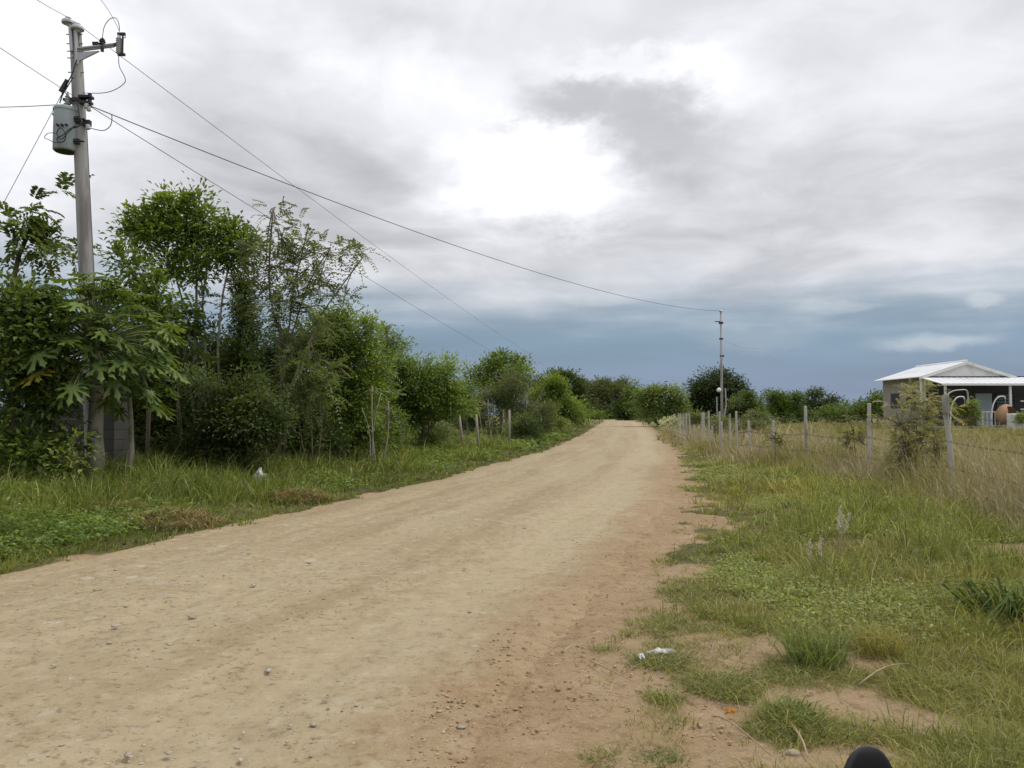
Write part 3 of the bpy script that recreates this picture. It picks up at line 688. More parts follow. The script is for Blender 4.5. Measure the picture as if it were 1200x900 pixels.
# papaya trees: palmate leaves on long stalks round the top of a bare trunk
def papaya_leaf(rg, R_):
    """flat palmate leaf, nine lobes with teeth, in its own plane; returns rim points and radii"""
    rim = []; nl = 9
    for i in range(nl):
        a = R(-150 + 300 * i / (nl - 1)); L = R_ * (1 - .38 * abs(i - 4) / 4); w = R(13)
        for da, q in ((-1.35, .30), (-.75, .62), (-.95, .70), (-.3, .84), (0, 1.0), (.3, .84), (.95, .70), (.75, .62)):
            rim.append((a + da * w * (1.0 if q > .4 else 1.1), L * q))
    return rim
def papaya(name, label, px, py_top, d, nleaf, R_, r, seed, bow=0, spread=1.0, stalk=.8):
    rg = np.random.default_rng(seed); base = G(px, d); root = thing(name, label, 'papaya tree', base)
    top = P(px + bow * .3, py_top, d)
    p0 = base - np.array((0, 0, .1)); s = d / FPX
    tp = [p0, p0 * .66 + top * .34 + np.array((bow * s, 0, 0)), p0 * .33 + top * .67 + np.array((bow * s * .5, .03, 0)), top, top + np.array((0, 0, .28))]
    MB().tube(tp, [r * 1.15, r, r * .9, r * .8, r * .45], 12).build('trunk', M_palebark, root, sm=True)
    mb = MB(); parts = []
    for i in range(nleaf):
        a = i * 2.399 + rg.normal(0, .2); hfr = i / nleaf                     # low old leaves first, young upright ones last
        el_ = R(-24 + 104 * hfr ** 1.1 + rg.normal(0, 8)); L = stalk * rg.uniform(.65, 1.1) * (1 - .12 * hfr)
        D = np.array((math.cos(a) * math.cos(el_), math.sin(a) * math.cos(el_), math.sin(el_)))
        s0 = top + np.array((0, 0, .22 * hfr - .06)) + D * r * .7
        e = s0 + D * L * spread - np.array((0, 0, .10 * L)); mid = (s0 + e) / 2 + np.array((0, 0, .06 * L))
        mb.tube([s0, mid, e], [.014, .011, .008], 5)
        rad = R_ * rg.uniform(.75, 1.1) * (1 - .3 * hfr)
        h = np.array((D[0], D[1], 0)); h = h / np.linalg.norm(h)
        tilt = R(-38 + 42 * hfr + rg.normal(0, 12)); fx = h * math.cos(tilt) + np.array((0, 0, math.sin(tilt)))
        fy = np.array((-h[1], h[0], rg.normal(0, .2))); fy /= np.linalg.norm(fy); fn = np.cross(fx, fy)
        rim = papaya_leaf(rg, rad); pts = [e]
        for (ra, rr) in rim:
            drop = -.30 * (rr / rad) ** 2 * rad * (1 + .5 * abs(math.sin(ra * 4.5)))
            pts.append(e + fx * rr * math.cos(ra) + fy * rr * math.sin(ra) + fn * (drop + rad * .05 * math.cos(ra * 10.8)))
        n = len(rim); tri = np.array([[0, j, j + 1] for j in range(1, n)])
        t = float(np.clip(rg.normal(.5, .25), 0, 1)); cc = np.array((.055, .092, .020)) * (1 - t) + np.array((.135, .185, .045)) * t
        cc = cc * math.exp(rg.normal(0, .18)); cc = np.array((.26, .22, .04)) if (i == 7) else cc
        parts.append((np.array(pts), tri, np.tile(cc, (n + 1, 1))))
    v, f, c = join(parts); link('crown', fast_mesh('crown', v - base, f, c), M_leaf, root)
    mb.build('leaf_stalks', plain('papaya_stalk', (.20, .25, .10), .6, 0, .15, 8), root, sm=True)
papaya('papaya_tree', 'tall papaya tree with a thick pale trunk in front of the concrete shed wall', 113, 405, 14.4, 170, .44, .135, 5, 0, 1.0, 1.36)
papaya('papaya_tree', 'thin crooked young papaya tree just right of the tall papaya', 149, 455, 14.8, 26, .44, .05, 9, 6, .9, .75)

# the dense growth on the left
tree('leaning_tree', 'slim leaning tree whose feathery head rises left of the utility pole', 'tree', -38, 17, [(47, 250, 30, 28), (38, 285, 42, 26), (58, 290, 30, 24), (30, 268, 22, 18)],
     stems=[[(-38, None), (-8, 380), (22, 300), (45, 255)]], r=.07, per=1.7, k=3, size=.15, spread=.55, style='frond', c0=DK0, c1=(.13, .18, .045), aspect=.42, seed=31)
tree('broadleaf_shrub', 'big dark shrub filling the left edge beside the shed', 'shrub', 12, 13.6, [(18, 380, 55, 42), (8, 450, 60, 55), (28, 362, 30, 20), (20, 530, 55, 40), (55, 400, 32, 34), (66, 470, 18, 50)],
     per=3.8, k=22, size=.15, spread=.20, c0=DK0, c1=(.14, .19, .05), aspect=.5, seed=33, r=.06)
tree('thin_stemmed_tree', 'tree with bunched leafy heads above several bare slender stems behind the papaya', 'tree', 244, 20.5,
     [(163, 262, 15, 15), (188, 258, 20, 16), (180, 282, 18, 13), (212, 246, 17, 15), (214, 275, 22, 18), (240, 262, 18, 15), (246, 288, 20, 15), (272, 270, 15, 13), (290, 290, 22, 17), (270, 305, 14, 10), (226, 318, 18, 15), (204, 310, 15, 14), (150, 275, 9, 8), (228, 236, 9, 9), (192, 240, 10, 10)],
     stems=[[(240, None), (228, 420), (230, 300)], [(248, None), (241, 400), (246, 300)], [(252, None), (255, 410), (272, 305)], [(236, None), (214, 400), (196, 300)]],
     r=.055, per=5.2, k=20, size=.16, spread=.21, c0=MD0, c1=(.19, .265, .055), seed=35, bark=M_palebark)
tree('airy_tree', 'tall airy tree with sparse feathery leaves and wand-like branches against the sky', 'tree', 330, 19.5,
     [(322, 262, 16, 26), (312, 310, 32, 34), (358, 268, 12, 10), (345, 310, 34, 36), (385, 296, 26, 22), (422, 300, 20, 12), (372, 345, 38, 34), (330, 360, 42, 40), (300, 350, 24, 30), (402, 360, 24, 16)],
     stems=[[(330, None), (330, 440), (328, 390), (316, 300), (320, 245)], [(330, None), (331, 440), (345, 330), (362, 262)], [(330, None), (332, 430), (372, 375), (425, 302)], [(330, None), (330, 430), (352, 360), (388, 290)]],
     r=.038, per=1.05, k=2, size=.10, spread=.55, style='frond', c0=(.065, .09, .035), c1=(.15, .185, .08), aspect=.42, seed=37, bark=M_bark, twigs=.3)
tree('leafy_tree', 'leafy tree filling the space between the utility pole and the bunched leafy heads', 'tree', 172, 18.6, [(158, 318, 24, 17), (184, 342, 22, 20), (142, 300, 16, 10), (170, 372, 28, 22), (196, 385, 20, 20), (150, 350, 20, 20)],
     stems=[[(172, None), (168, 420), (160, 330)], [(176, None), (182, 410), (186, 345)]], r=.045, per=2.4, k=18, size=.17, spread=.2, c0=MD0, c1=(.16, .22, .05), seed=181)
tree('vine_covered_stem', 'narrow dark column of creeper on a dead stem left of the airy tree', 'tree', 286, 21, [(282, 345, 10, 26), (286, 390, 13, 34), (284, 440, 18, 40)], top=(282, 325),
     per=5.0, k=18, size=.10, spread=.12, c0=DK0, c1=DK1, seed=39, r=.06, limbs=False)
tree('dense_shrub', 'dense dark rounded shrub with small leaves right of the crooked papaya', 'shrub', 262, 17, [(262, 472, 48, 34), (242, 508, 32, 34), (285, 510, 44, 40), (250, 535, 56, 26), (300, 480, 28, 32)],
     per=3.6, k=22, size=.095, spread=.15, c0=(.025, .042, .012), c1=(.105, .14, .045), seed=41, r=.05)
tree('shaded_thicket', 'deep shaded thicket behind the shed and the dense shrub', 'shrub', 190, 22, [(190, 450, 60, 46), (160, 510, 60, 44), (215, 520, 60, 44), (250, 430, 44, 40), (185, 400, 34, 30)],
     per=4.2, k=22, size=.16, spread=.26, c0=(.018, .032, .009), c1=(.055, .08, .02), seed=43, r=.06)  # leaf colours darkened to stand in for the deep shade behind the stems
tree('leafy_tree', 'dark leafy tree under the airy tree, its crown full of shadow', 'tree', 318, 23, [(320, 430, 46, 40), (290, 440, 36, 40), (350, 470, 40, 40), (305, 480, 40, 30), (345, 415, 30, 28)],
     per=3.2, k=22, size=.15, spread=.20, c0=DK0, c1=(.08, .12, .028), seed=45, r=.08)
tree('bushy_tree', 'bushy bright green tree right of the airy tree, leaning over the fence', 'tree', 398, 21.5,
     [(400, 385, 34, 24), (425, 395, 18, 20), (388, 410, 26, 24), (412, 425, 36, 30), (430, 455, 26, 30), (385, 455, 34, 34), (410, 480, 40, 28)], top=(400, 430),
     per=3.4, k=22, size=.12, spread=.16, c0=MD0, c1=(.205, .285, .06), seed=47, r=.08)
tree('young_tree', 'pale young tree with a thin pointed tip behind the bushy tree', 'tree', 455, 28, [(456, 412, 20, 20), (462, 440, 26, 26), (448, 460, 22, 30), (453, 393, 6, 12)], top=(454, 388),
     per=2.4, k=18, size=.13, spread=.2, c0=LT0, c1=(.16, .22, .07), seed=49, r=.05)
tree('round_tree', 'round-headed tree with leaves hanging to the grass beside the left fence', 'tree', 496, 29,
     [(492, 440, 34, 22), (515, 445, 28, 20), (470, 452, 24, 22), (500, 465, 42, 24), (525, 465, 20, 18), (488, 488, 26, 24), (502, 505, 18, 20)], top=(497, 455),
     per=3.6, k=22, size=.13, spread=.18, c0=MD0, c1=(.19, .27, .06), seed=51, r=.10)
tree('sapling', 'small lollipop sapling standing by two pale fence posts', 'tree', 546, 34, [(541, 465, 16, 12), (545, 478, 12, 8)], top=(543, 478), per=5.0, k=22, size=.14, spread=.18, c0=MD0, c1=LT1, seed=53, r=.045)
for i, (lab, px, d, bl, c0, c1, sz) in enumerate([
    ('leafy shrub with drooping leaves in the gap under the bushy tree', 362, 20, [(355, 500, 30, 30), (375, 515, 28, 24), (335, 512, 24, 24)], DK0, (.09, .13, .04), .11),
    ('light green weedy shrub at the foot of the bushy tree', 418, 22, [(412, 505, 24, 22), (438, 512, 26, 20), (395, 515, 18, 16)], MD0, LT1, .10),
    ('low shrub touching the ground just left of the round-headed tree', 462, 26, [(462, 508, 20, 18), (445, 518, 16, 12)], MD0, (.13, .19, .05), .10),
    ('scrubby bush with pale stems right of the round-headed tree', 530, 32, [(516, 508, 14, 10), (508, 518, 12, 7)], GY0, GY1, .10),
    ('dark bush beside the road verge near the left fence end', 612, 40, [(610, 500, 18, 14), (622, 508, 12, 8)], DK0, (.10, .14, .045), .13),
    ('yellowish low bush on the left verge before the far bend', 640, 47, [(638, 497, 16, 10), (652, 499, 10, 7)], MD0, LT1, .13)]):
    tree('shrub', lab, 'shrub', px, d, bl, per=3.0, k=20, size=sz, spread=.15, c0=c0, c1=c1, seed=60 + i, r=.03, tname='stem')
tree('scrub_thicket', 'grey-green scrub of thin upright stems behind the left fence posts', 'shrub', 590, 44, [(565, 480, 22, 26), (595, 482, 26, 28), (625, 480, 22, 26), (600, 460, 24, 22), (550, 492, 18, 16), (640, 490, 16, 14)],
     stems=[[(560, None), (562, 465)], [(575, None), (572, 470)], [(590, None), (592, 455)], [(600, None), (603, 460)], [(615, None), (612, 470)], [(628, None), (630, 468)]],
     per=2.6, k=18, size=.15, spread=.24, c0=GY0, c1=GY1, seed=71, r=.035, bark=M_palebark)
tree('spreading_tree', 'tree with a flat bright green top and pale bare trunk behind the scrub', 'tree', 586, 47, [(572, 440, 18, 16), (590, 430, 20, 14), (605, 442, 20, 15), (583, 420, 10, 8), (610, 425, 6, 8), (567, 455, 14, 12), (598, 455, 20, 10)],
     top=(587, 445), per=3.6, k=22, size=.2, spread=.26, c0=MD0, c1=(.205, .28, .065), seed=73, r=.12, bark=M_palebark)
tree('leafy_tree', 'yellow-green tree with upward tufts in front of a darker tree', 'tree', 650, 58, [(640, 465, 20, 16), (660, 462, 20, 18), (650, 478, 28, 16), (630, 480, 14, 12), (668, 478, 12, 14)],
     per=4.6, k=24, size=.24, spread=.30, c0=LT0, c1=(.175, .235, .05), seed=75, r=.12)
tree('dark_tree', 'dark green tree peeking above the yellow-green tufted tree', 'tree', 656, 72, [(645, 448, 18, 13), (660, 445, 14, 12), (670, 460, 14, 16), (678, 478, 10, 16), (650, 462, 22, 14)],
     per=4.6, k=24, size=.28, spread=.34, c0=DK0, c1=DK1, seed=77, r=.16)
tree('wide_tree', 'wide brownish-green tree left of where the road ends', 'tree', 712, 235, [(690, 462, 18, 15), (708, 455, 20, 14), (725, 458, 14, 14), (700, 475, 26, 14), (722, 474, 18, 14)],
     per=4.6, k=22, size=.72, spread=.95, c0=(.06, .075, .03), c1=(.13, .155, .06), seed=79, r=.4)
tree('dark_tree', 'small dark tree closing the far end of the road', 'tree', 741, 185, [(738, 462, 12, 11), (735, 476, 15, 12), (728, 482, 12, 8)],
     per=4.8, k=22, size=.55, spread=.7, c0=DK0, c1=DK1, seed=81, r=.2)
tree('wide_tree', 'broad light green tree just right of the road end, pole behind it', 'tree', 775, 100, [(760, 468, 14, 13), (775, 466, 16, 13), (792, 470, 14, 13), (770, 480, 22, 10), (792, 482, 14, 9)],
     per=4.8, k=22, size=.36, spread=.48, c0=(.08, .12, .035), c1=(.18, .24, .08), seed=83, r=.2)
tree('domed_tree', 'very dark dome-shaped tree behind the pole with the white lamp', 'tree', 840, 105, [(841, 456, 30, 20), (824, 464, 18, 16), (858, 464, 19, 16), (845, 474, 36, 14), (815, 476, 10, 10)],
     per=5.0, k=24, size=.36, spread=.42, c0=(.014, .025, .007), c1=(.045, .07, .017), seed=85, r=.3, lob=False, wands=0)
tree('round_bush', 'olive round bush at the right foot of the dark dome tree', 'shrub', 875, 78, [(872, 473, 16, 14), (886, 478, 12, 10), (866, 484, 18, 9)],
     per=4.8, k=22, size=.27, spread=.34, c0=(.05, .075, .02), c1=(.11, .15, .045), seed=87, r=.12)
tree('leafy_tree', 'green tree with a spiky tuft on its left, beyond the field', 'tree', 920, 82, [(912, 472, 14, 11), (928, 475, 18, 12), (903, 464, 4, 6), (910, 484, 18, 9), (938, 484, 14, 8)],
     per=4.8, k=22, size=.28, spread=.34, c0=MD0, c1=(.10, .15, .04), seed=89, r=.15)
tree('dark_tree', 'low dark tree with a rounded top right of the spiky-tufted tree', 'tree', 955, 92, [(952, 470, 15, 9), (966, 476, 13, 9), (948, 482, 18, 8)],
     per=4.8, k=22, size=.3, spread=.36, c0=(.018, .032, .010), c1=(.06, .09, .025), seed=91, r=.15)
for i, (lab, px, d, bl, c0, c1) in enumerate([
    ('green hedge bush at the far edge of the yellow field', 985, 70, [(985, 486, 16, 9), (1000, 484, 14, 9), (968, 489, 12, 7)], MD0, (.12, .165, .05)),
    ('taller bush with a thin tip beside the left eave of the house', 1022, 62, [(1020, 480, 14, 11), (1034, 478, 14, 14), (1012, 486, 14, 8), (990, 474, 3, 6)], MD0, (.12, .17, .05)),
    ('low olive bush between the dome tree and the field', 893, 66, [(893, 490, 18, 7), (878, 493, 14, 6)], GY0, GY1),
    ('hazy scrub bush behind the row of fence posts', 868, 40, [(868, 502, 24, 12), (890, 505, 18, 10), (845, 503, 14, 12)], GY0, GY1),
    ('grey scrub bush further along the row of fence posts', 815, 60, [(815, 496, 16, 9), (832, 498, 14, 8)], GY0, GY1)]):
    tree('field_bush', lab, 'shrub', px, d, bl, per=4.6, k=22, size=.0034 * d, spread=.0044 * d, c0=c0, c1=c1, seed=100 + i, r=.05, tname='stem')
for i, (lab, px, d, bl, st, sz, c0, c1) in enumerate([
    ('feathery grey-green shrub against the right side of the airy tree', 368, 18.6, [(365, 398, 22, 22), (350, 430, 24, 24), (382, 440, 18, 22), (360, 470, 26, 20)], [[(368, None), (362, 400)], [(364, None), (352, 430)], [(372, None), (384, 430)]], .10, (.055, .08, .03), (.15, .19, .07)),
    ('loose feathery shrub filling the gap below the bunched leafy heads', 212, 19.2, [(200, 372, 26, 20), (215, 400, 28, 24), (190, 420, 24, 24), (232, 365, 16, 16), (225, 430, 24, 20)], [[(212, None), (200, 375)], [(216, None), (222, 390)], [(208, None), (190, 420)]], .12, (.04, .065, .02), (.14, .19, .055)),
    ('light feathery shrub leaning out in front of the pale young tree', 446, 25, [(448, 440, 18, 20), (440, 465, 20, 18), (460, 470, 16, 16)], [[(446, None), (450, 435)], [(442, None), (438, 462)]], .12, (.08, .12, .035), (.20, .26, .09))]):
    tree('feathery_shrub', lab, 'shrub', px, d, bl, stems=st, per=1.9, k=2, size=sz, spread=.5, style='frond', c0=c0, c1=c1, aspect=.4, seed=160 + i, r=.022, twigs=.5, tname='stem')
for i, (lab, px, d, st) in enumerate([
    ('bunch of bare pale sticks standing below the bushy tree', 442, 20.5, [[(442, None), (436, 452)], [(438, None), (446, 462)], [(447, None), (455, 470)], [(432, None), (424, 478)]]),
    ('bare grey dead stems rising between the left fence posts', 578, 36, [[(578, None), (572, 468)], [(574, None), (580, 475)], [(584, None), (590, 480)], [(570, None), (562, 484)]])]):
    tree('dead_stems', lab, 'dead shrub', px, d, [(st[0][1][0], st[0][1][1] + 8, 10, 10), (st[2][1][0], st[2][1][1] + 8, 8, 8)], stems=st, per=.12, k=8, size=.08, spread=.1, c0=GY0, c1=(.25, .20, .10), seed=170 + i, r=.024, twigs=.9, tname='stem', bark=M_palebark, wands=0)
# the far wood along the horizon, one mass
wrg = np.random.default_rng(77); parts = []
for px in range(-420, 1640, 26):
    if 560 < px < 690: continue
    hgt = 5 + 6 * float(vnoise(px * .013, 3.3)); (v, f, c), _, _ = crown_mesh([(px + wrg.normal(0, 6), 487 - hgt * .55, 22, hgt)], 270 + wrg.uniform(-20, 20), wrg, 3.5, 20, .95, 1.2, (.035, .05, .028), (.085, .11, .06), 'clump', wands=0, shoots=.03)
    parts.append((v, f, c))
grass_obj('far_wood', parts, M_leaf)
for i, (lab, px, d, bl, c0, c1) in enumerate([
    ('hedge bush showing between the bushy tree and the round-headed tree', 452, 62, [(440, 478, 22, 14), (462, 476, 20, 15), (425, 480, 18, 13), (450, 490, 30, 8)], MD0, MD1),
    ('darker hedge bush between the round-headed tree and the scrub thicket', 548, 68, [(540, 478, 18, 13), (556, 480, 16, 12), (524, 482, 16, 11), (545, 490, 26, 7)], DK0, DK1),
    ('hedge behind the shaded thicket far on the left', 240, 48, [(200, 470, 40, 26), (250, 472, 40, 26), (300, 472, 40, 26), (350, 474, 36, 24), (390, 476, 30, 22)], DK0, DK1)]):
    tree('hedge_bush', lab, 'shrub', px, d, bl, per=4.4, k=22, size=.0036 * d, spread=.0046 * d, c0=c0, c1=c1, seed=130 + i, r=.05, tname='stem')
tree('end_thicket', 'low dark thicket across the end of the road under the far trees', 'shrub', 740, 218, [(712, 482, 14, 7), (728, 481, 14, 8), (745, 482, 14, 8), (760, 484, 12, 6), (700, 484, 10, 6)],
     per=5, k=22, size=.55, spread=.7, c0=(.02, .034, .010), c1=(.06, .085, .022), seed=141, r=.1, tname='stem')
tree('verge_bush', 'green bush on the left verge just before the road end', 'shrub', 690, 96, [(688, 487, 14, 6), (676, 489, 12, 6), (700, 488, 6, 4)], per=5, k=22, size=.3, spread=.4, c0=MD0, c1=MD1, seed=142, r=.06, tname='stem')
# wispy plants along the right fence
tree('wispy_shrub', 'tall wispy grey-green shrub between the two fence posts in front of the house', 'shrub', 1075, 14.3,
     [(1070, 478, 26, 24), (1092, 470, 22, 24), (1058, 500, 24, 24), (1085, 515, 34, 28), (1065, 540, 34, 26), (1098, 545, 22, 22)],
     stems=[[(1070, None), (1068, 480)], [(1080, None), (1090, 465)], [(1062, None), (1050, 495)], [(1090, None), (1100, 500)], [(1076, None), (1078, 455)]],
     per=.8, k=2, size=.06, spread=.26, style='frond', c0=(.16, .17, .075), c1=(.34, .33, .18), aspect=.26, seed=110, r=.012, twigs=.9, tname='stem')
tree('wispy_shrub', 'smaller wispy shrub left of the second fence post', 'shrub', 1002, 17, [(1000, 505, 14, 14), (1012, 520, 14, 16), (992, 522, 12, 14)],
     per=.8, k=2, size=.05, spread=.22, style='frond', c0=(.15, .165, .07), c1=(.29, .29, .14), aspect=.3, seed=111, r=.01, twigs=.9, tname='stem')
tree('wispy_shrub', 'grey-green wisp of weed before the third fence post', 'shrub', 908, 21, [(908, 512, 10, 14), (915, 520, 10, 10)],
     per=1.0, k=2, size=.06, spread=.24, style='frond', c0=(.15, .165, .07), c1=(.28, .28, .14), aspect=.3, seed=112, r=.01, twigs=.9, tname='stem')
tree('wispy_shrub', 'yellowish weed at the right edge among the dry grass', 'shrub', 1188, 10.5, [(1190, 590, 22, 20), (1175, 605, 16, 14)],
     per=.8, k=2, size=.05, spread=.2, style='frond', c0=(.12, .13, .04), c1=(.22, .20, .08), aspect=.3, seed=113, r=.01, twigs=.9, tname='stem')

tree('flowering_weed', 'low weed with whitish flowers at the road edge beside the far fence posts', 'plant', 788, 47, [(783, 495, 8, 6), (792, 496, 8, 5)], per=1.6, k=14, size=.11, spread=.18, c0=(.14, .18, .07), c1=(.52, .52, .42), seed=125, r=.02, tname='stem')

tree('young_weed', 'bright yellow-green young weed at the foot of the concrete shed', 'plant', 86, 13.2, [(85, 520, 10, 12), (92, 540, 14, 12), (78, 545, 10, 10)], per=1.6, k=14, size=.11, spread=.14, c0=LT0, c1=(.26, .31, .07), seed=151, r=.012, tname='stem', wands=1)

# ------------------------------------------------------------------ concrete shed behind the papaya
sd_d = 16.6; sb = G(105, sd_d)
shed = thing('concrete_shed', 'small grey concrete block shed with a rusty roof edge behind the papaya tree', 'shed', sb)
zr = P(105, 436, sd_d)[2]; x0, x1 = P(30, 500, sd_d)[0], P(134, 500, sd_d)[0]; w_, g0 = x1 - x0, sb[2]
mb = MB()
for i in range(11):                                                 # block courses, every other one a few millimetres proud
    hh = (zr - g0 + .25) / 11; mb.box(((x0 + x1) / 2, sd_d + .35, g0 - .15 + hh * (i + .5)), (w_ - .004 * (i % 2), .7 - .004 * (i % 2), hh - .006))
mb.build('wall', M_block, shed)
mb = MB(); n = 26
for i in range(n):
    xx = x0 - .25 + (w_ + .5) * i / n; mb.tube([(xx, sd_d - .35, zr + .10), (xx, sd_d + .9, zr + .28)], .035, 6)
mb.slab([(x0 - .27, sd_d - .35, zr + .10), (x1 + .22, sd_d - .35, zr + .10), (x1 + .22, sd_d + .9, zr + .28), (x0 - .27, sd_d + .9, zr + .28)], .02)
mb.build('roof', M_rust, shed)

# ------------------------------------------------------------------ utility poles and wires
def insulator(mb, c, sc=1.0):
    mb.lathe(c, [(.03 * sc, -.10 * sc), (.05 * sc, -.06 * sc), (.125 * sc, -.05 * sc), (.13 * sc, -.01 * sc), (.10 * sc, .03 * sc), (.06 * sc, .05 * sc), (.06 * sc, .075 * sc), (.03 * sc, .09 * sc)], n=20)
PD = 16.0
pb = G(114, PD); ptop = P(88, 27, PD)
pole = thing('utility_pole', 'tall leaning concrete utility pole carrying a grey transformer and a short crossarm', 'utility pole', pb)
def pole_at(f): return (pb + (ptop - pb) * f)
def fpy(py): return (558 - py) / (558 - 27.0)
path = [pole_at(f) for f in np.linspace(-.02, 1 - .02, 12)]
mb = MB(); mb.tube(path, list(np.linspace(.185, .115, 12)), 14); mb.build('pole_shaft', M_conc, pole, sm=True, auto=40)
mb = MB(); pr = lambda px, py, dd=0: P(px, py, PD + dd)
for pth in ([(88, 27), (90, 75)], [(82, 28), (84, 60)]):
    mb.tube([pr(*pth[0], -.16), pr(*pth[1], -.16)], .035, 6)
for py in (42, 53, 62, 70, 87):
    c = pole_at(fpy(py)); MB().tube([c + (-.17, -.05, 0), c + (.17, -.05, 0)], .012, 6).lathe(c + (-.02, -.11, 0), [(.022, 0), (.022, .03)], (0, -1, 0), 6).build('bolt', M_galv, pole)
mb.build('top_bracket', M_galv, pole)
for (px, py) in ((80, 25), (91, 32)):
    mb = MB(); insulator(mb, pr(px, py, -.14), 1.0); mb.build('insulator', M_porc, pole, sm=True, auto=50)
mb = MB(); a, b = pr(92, 57, -.15), pr(134, 52, -.15)
mb.tube([a, b], .032, 8); mb.tube([a + (0, 0, -.05), b + (0, 0, -.045)], .02, 6)
mb.build('crossarm', M_galv, pole)
T3 = [a + (.02, 0, -.09), a + (.45, 0, -.07), a + (.04, 0, -.27)]
MB().add([t_ + (0, -.04, 0) for t_ in T3] + [t_ + (0, -.02, 0) for t_ in T3], [(0, 2, 1), (3, 4, 5), (0, 1, 4, 3), (1, 2, 5, 4), (2, 0, 3, 5)]).tube([a + (.02, -.03, -.10), a + (.45, -.03, -.07)], .012, 5).tube([a + (.03, -.03, -.28), a + (.45, -.03, -.07)], .016, 5).build('brace', M_galv, pole)
mb = MB(); c = pr(120, 50, -.15); mb.lathe(c, [(.03, -.06), (.07, -.04), (.05, 0), (.07, .02), (.04, .05), (.055, .06), (.02, .10)], n=12); mb.box(c + (0, 0, -.13), (.05, .05, .12)); mb.box(c + (-.14, 0, -.02), (.12, .06, .06))
mb.build('lightning_arrester', M_darkm, pole)
mb = MB(); t, q = pr(139.5, 41, -.15), pr(139.5, 64, -.15); L = t - q
prof = [(.03, 0)]
for i in range(8): prof += [(.065, .04 + i * .042), (.04, .06 + i * .042)]
prof += [(.03, .41)]
mb.lathe(q, prof, L, 14); mb.build('fuse_insulator', M_porc, pole, sm=True, auto=50)
mb = MB(); mb.tube([t + (.09, -.02, .0), q + (.08, -.02, .0)], .02, 8); mb.box(t + (.05, 0, .02), (.16, .05, .05)); mb.box(q + (.05, 0, -.0), (.15, .05, .05)); mb.box((t + q) / 2 + (-.05, 0, 0), (.1, .05, .06)); mb.tube([t + (.12, -.02, 0), t + (.15, -.02, -.06), t + (.10, -.02, -.08)], .009, 5)
mb.build('fuse_holder', M_darkm, pole)
# transformer bolted to the pole
TC = P(79, 155, PD - .05); tz0, tz1 = P(79, 180, PD)[2], P(79, 131, PD)[2]; axis_c = np.array((TC[0] + .0, TC[1] - .06, 0))
tr = MB().lathe((axis_c[0], axis_c[1], tz0), [(.20, 0), (.225, .015), (.232, .03), (.232, tz1 - tz0 - .05), (.245, tz1 - tz0 - .045), (.245, tz1 - tz0), (.21, tz1 - tz0 + .035), (.08, tz1 - tz0 + .05)], n=28).build('transformer_tank', M_tank, pole, sm=True, auto=35)
mb = MB(); mb.lathe((axis_c[0], axis_c[1], tz0 - .006), [(.20, 0), (.20, .004)], n=28); mb.build('tank_bottom', M_darkm, tr)
mb = MB(); prof = [(.04, 0)]
for i in range(5): prof += [(.075 - .006 * i, .03 + i * .05), (.035, .055 + i * .05)]
mb.lathe((axis_c[0] + .02, axis_c[1], tz1 + .04), prof + [(.02, .30), (.008, .34)], n=14); mb.build('bushing', M_porc, tr, sm=True, auto=50)
mb = MB()
for zz in (tz0 + .2, tz1 - .22):
    mb = MB(); mb.box((axis_c[0] + .26, axis_c[1] - .05, zz), (.12, .08, .10)); mb.tube([(axis_c[0] + .24, axis_c[1] - .1, zz), (axis_c[0] + .42, axis_c[1] - .05, zz)], .02, 6); mb.build('tank_bracket', M_darkm, tr)
for k_ in range(3): MB().lathe((axis_c[0] - .02 + .09 * k_, axis_c[1] - .232, tz1 - .42), [(.025, 0), (.03, .03), (.02, .06)], (0, -1, 0), 8).build('tank_terminal', M_darkm, tr)
MB().lathe((axis_c[0] - .245, axis_c[1], tz1 - .10), [(.03, -.03), (.04, 0), (.03, .03)], (1, 0, 0), 8).build('lifting_lug', M_darkm, tr)
# clamps, low-voltage rack and the drop wires that belong to the pole
mb = MB(); c = pole_at(fpy(121))
mb.lathe(c - (0, 0, .04), [(.175, 0), (.175, .07)], n=16); mb.box(c + (.22, -.12, .05), (.26, .16, .05)); mb.box(c + (.22, -.12, -.07), (.24, .14, .05)); mb.tube([c + (.30, -.12, -.12), c + (.30, -.12, .12)], .04, 8); mb.box(c + (-.2, -.05, .02), (.16, .1, .05)); mb.build('clamp', M_darkm, pole); mb = MB()
c2 = pole_at(fpy(148)); mb.lathe(c2 - (0, 0, .03), [(.18, 0), (.18, .05)], n=16); mb.box(c2 + (.2, -.08, 0), (.14, .1, .12)); mb.build('clamp', M_darkm, pole); mb = MB(); c3 = pole_at(fpy(163)); mb.box(c3 + (-.2, -.1, 0), (.1, .08, .08))
mb.build('bracket', M_darkm, pole)
for c in (pr(101.5, 124.5, -.22), pr(104, 127.5, -.2), pr(103, 149, -.2)): MB().lathe(c, [(.035, -.05), (.05, -.03), (.035, 0), (.05, .03), (.035, .05)], n=10).build('spool_insulator', M_porc, pole, sm=True)
def curve(pts, n=10):
    pts = [np.array(p, float) for p in pts]; out = []
    for i in range(len(pts) - 1):
        p0, p1, p2, p3 = pts[max(i - 1, 0)], pts[i], pts[i + 1], pts[min(i + 2, len(pts) - 1)]
        for t in np.linspace(0, 1, n, endpoint=(i == len(pts) - 2)):
            out.append(.5 * ((2 * p1) + (-p0 + p2) * t + (2 * p0 - 5 * p1 + 4 * p2 - p3) * t * t + (-p0 + 3 * p1 - 3 * p2 + p3) * t ** 3))
    return out
def pxcurve(pts, off=-.25, n=8): return curve([P(a, b, PD + (c[0] if c else off)) for a, b, *c in pts], n)
mb = MB()
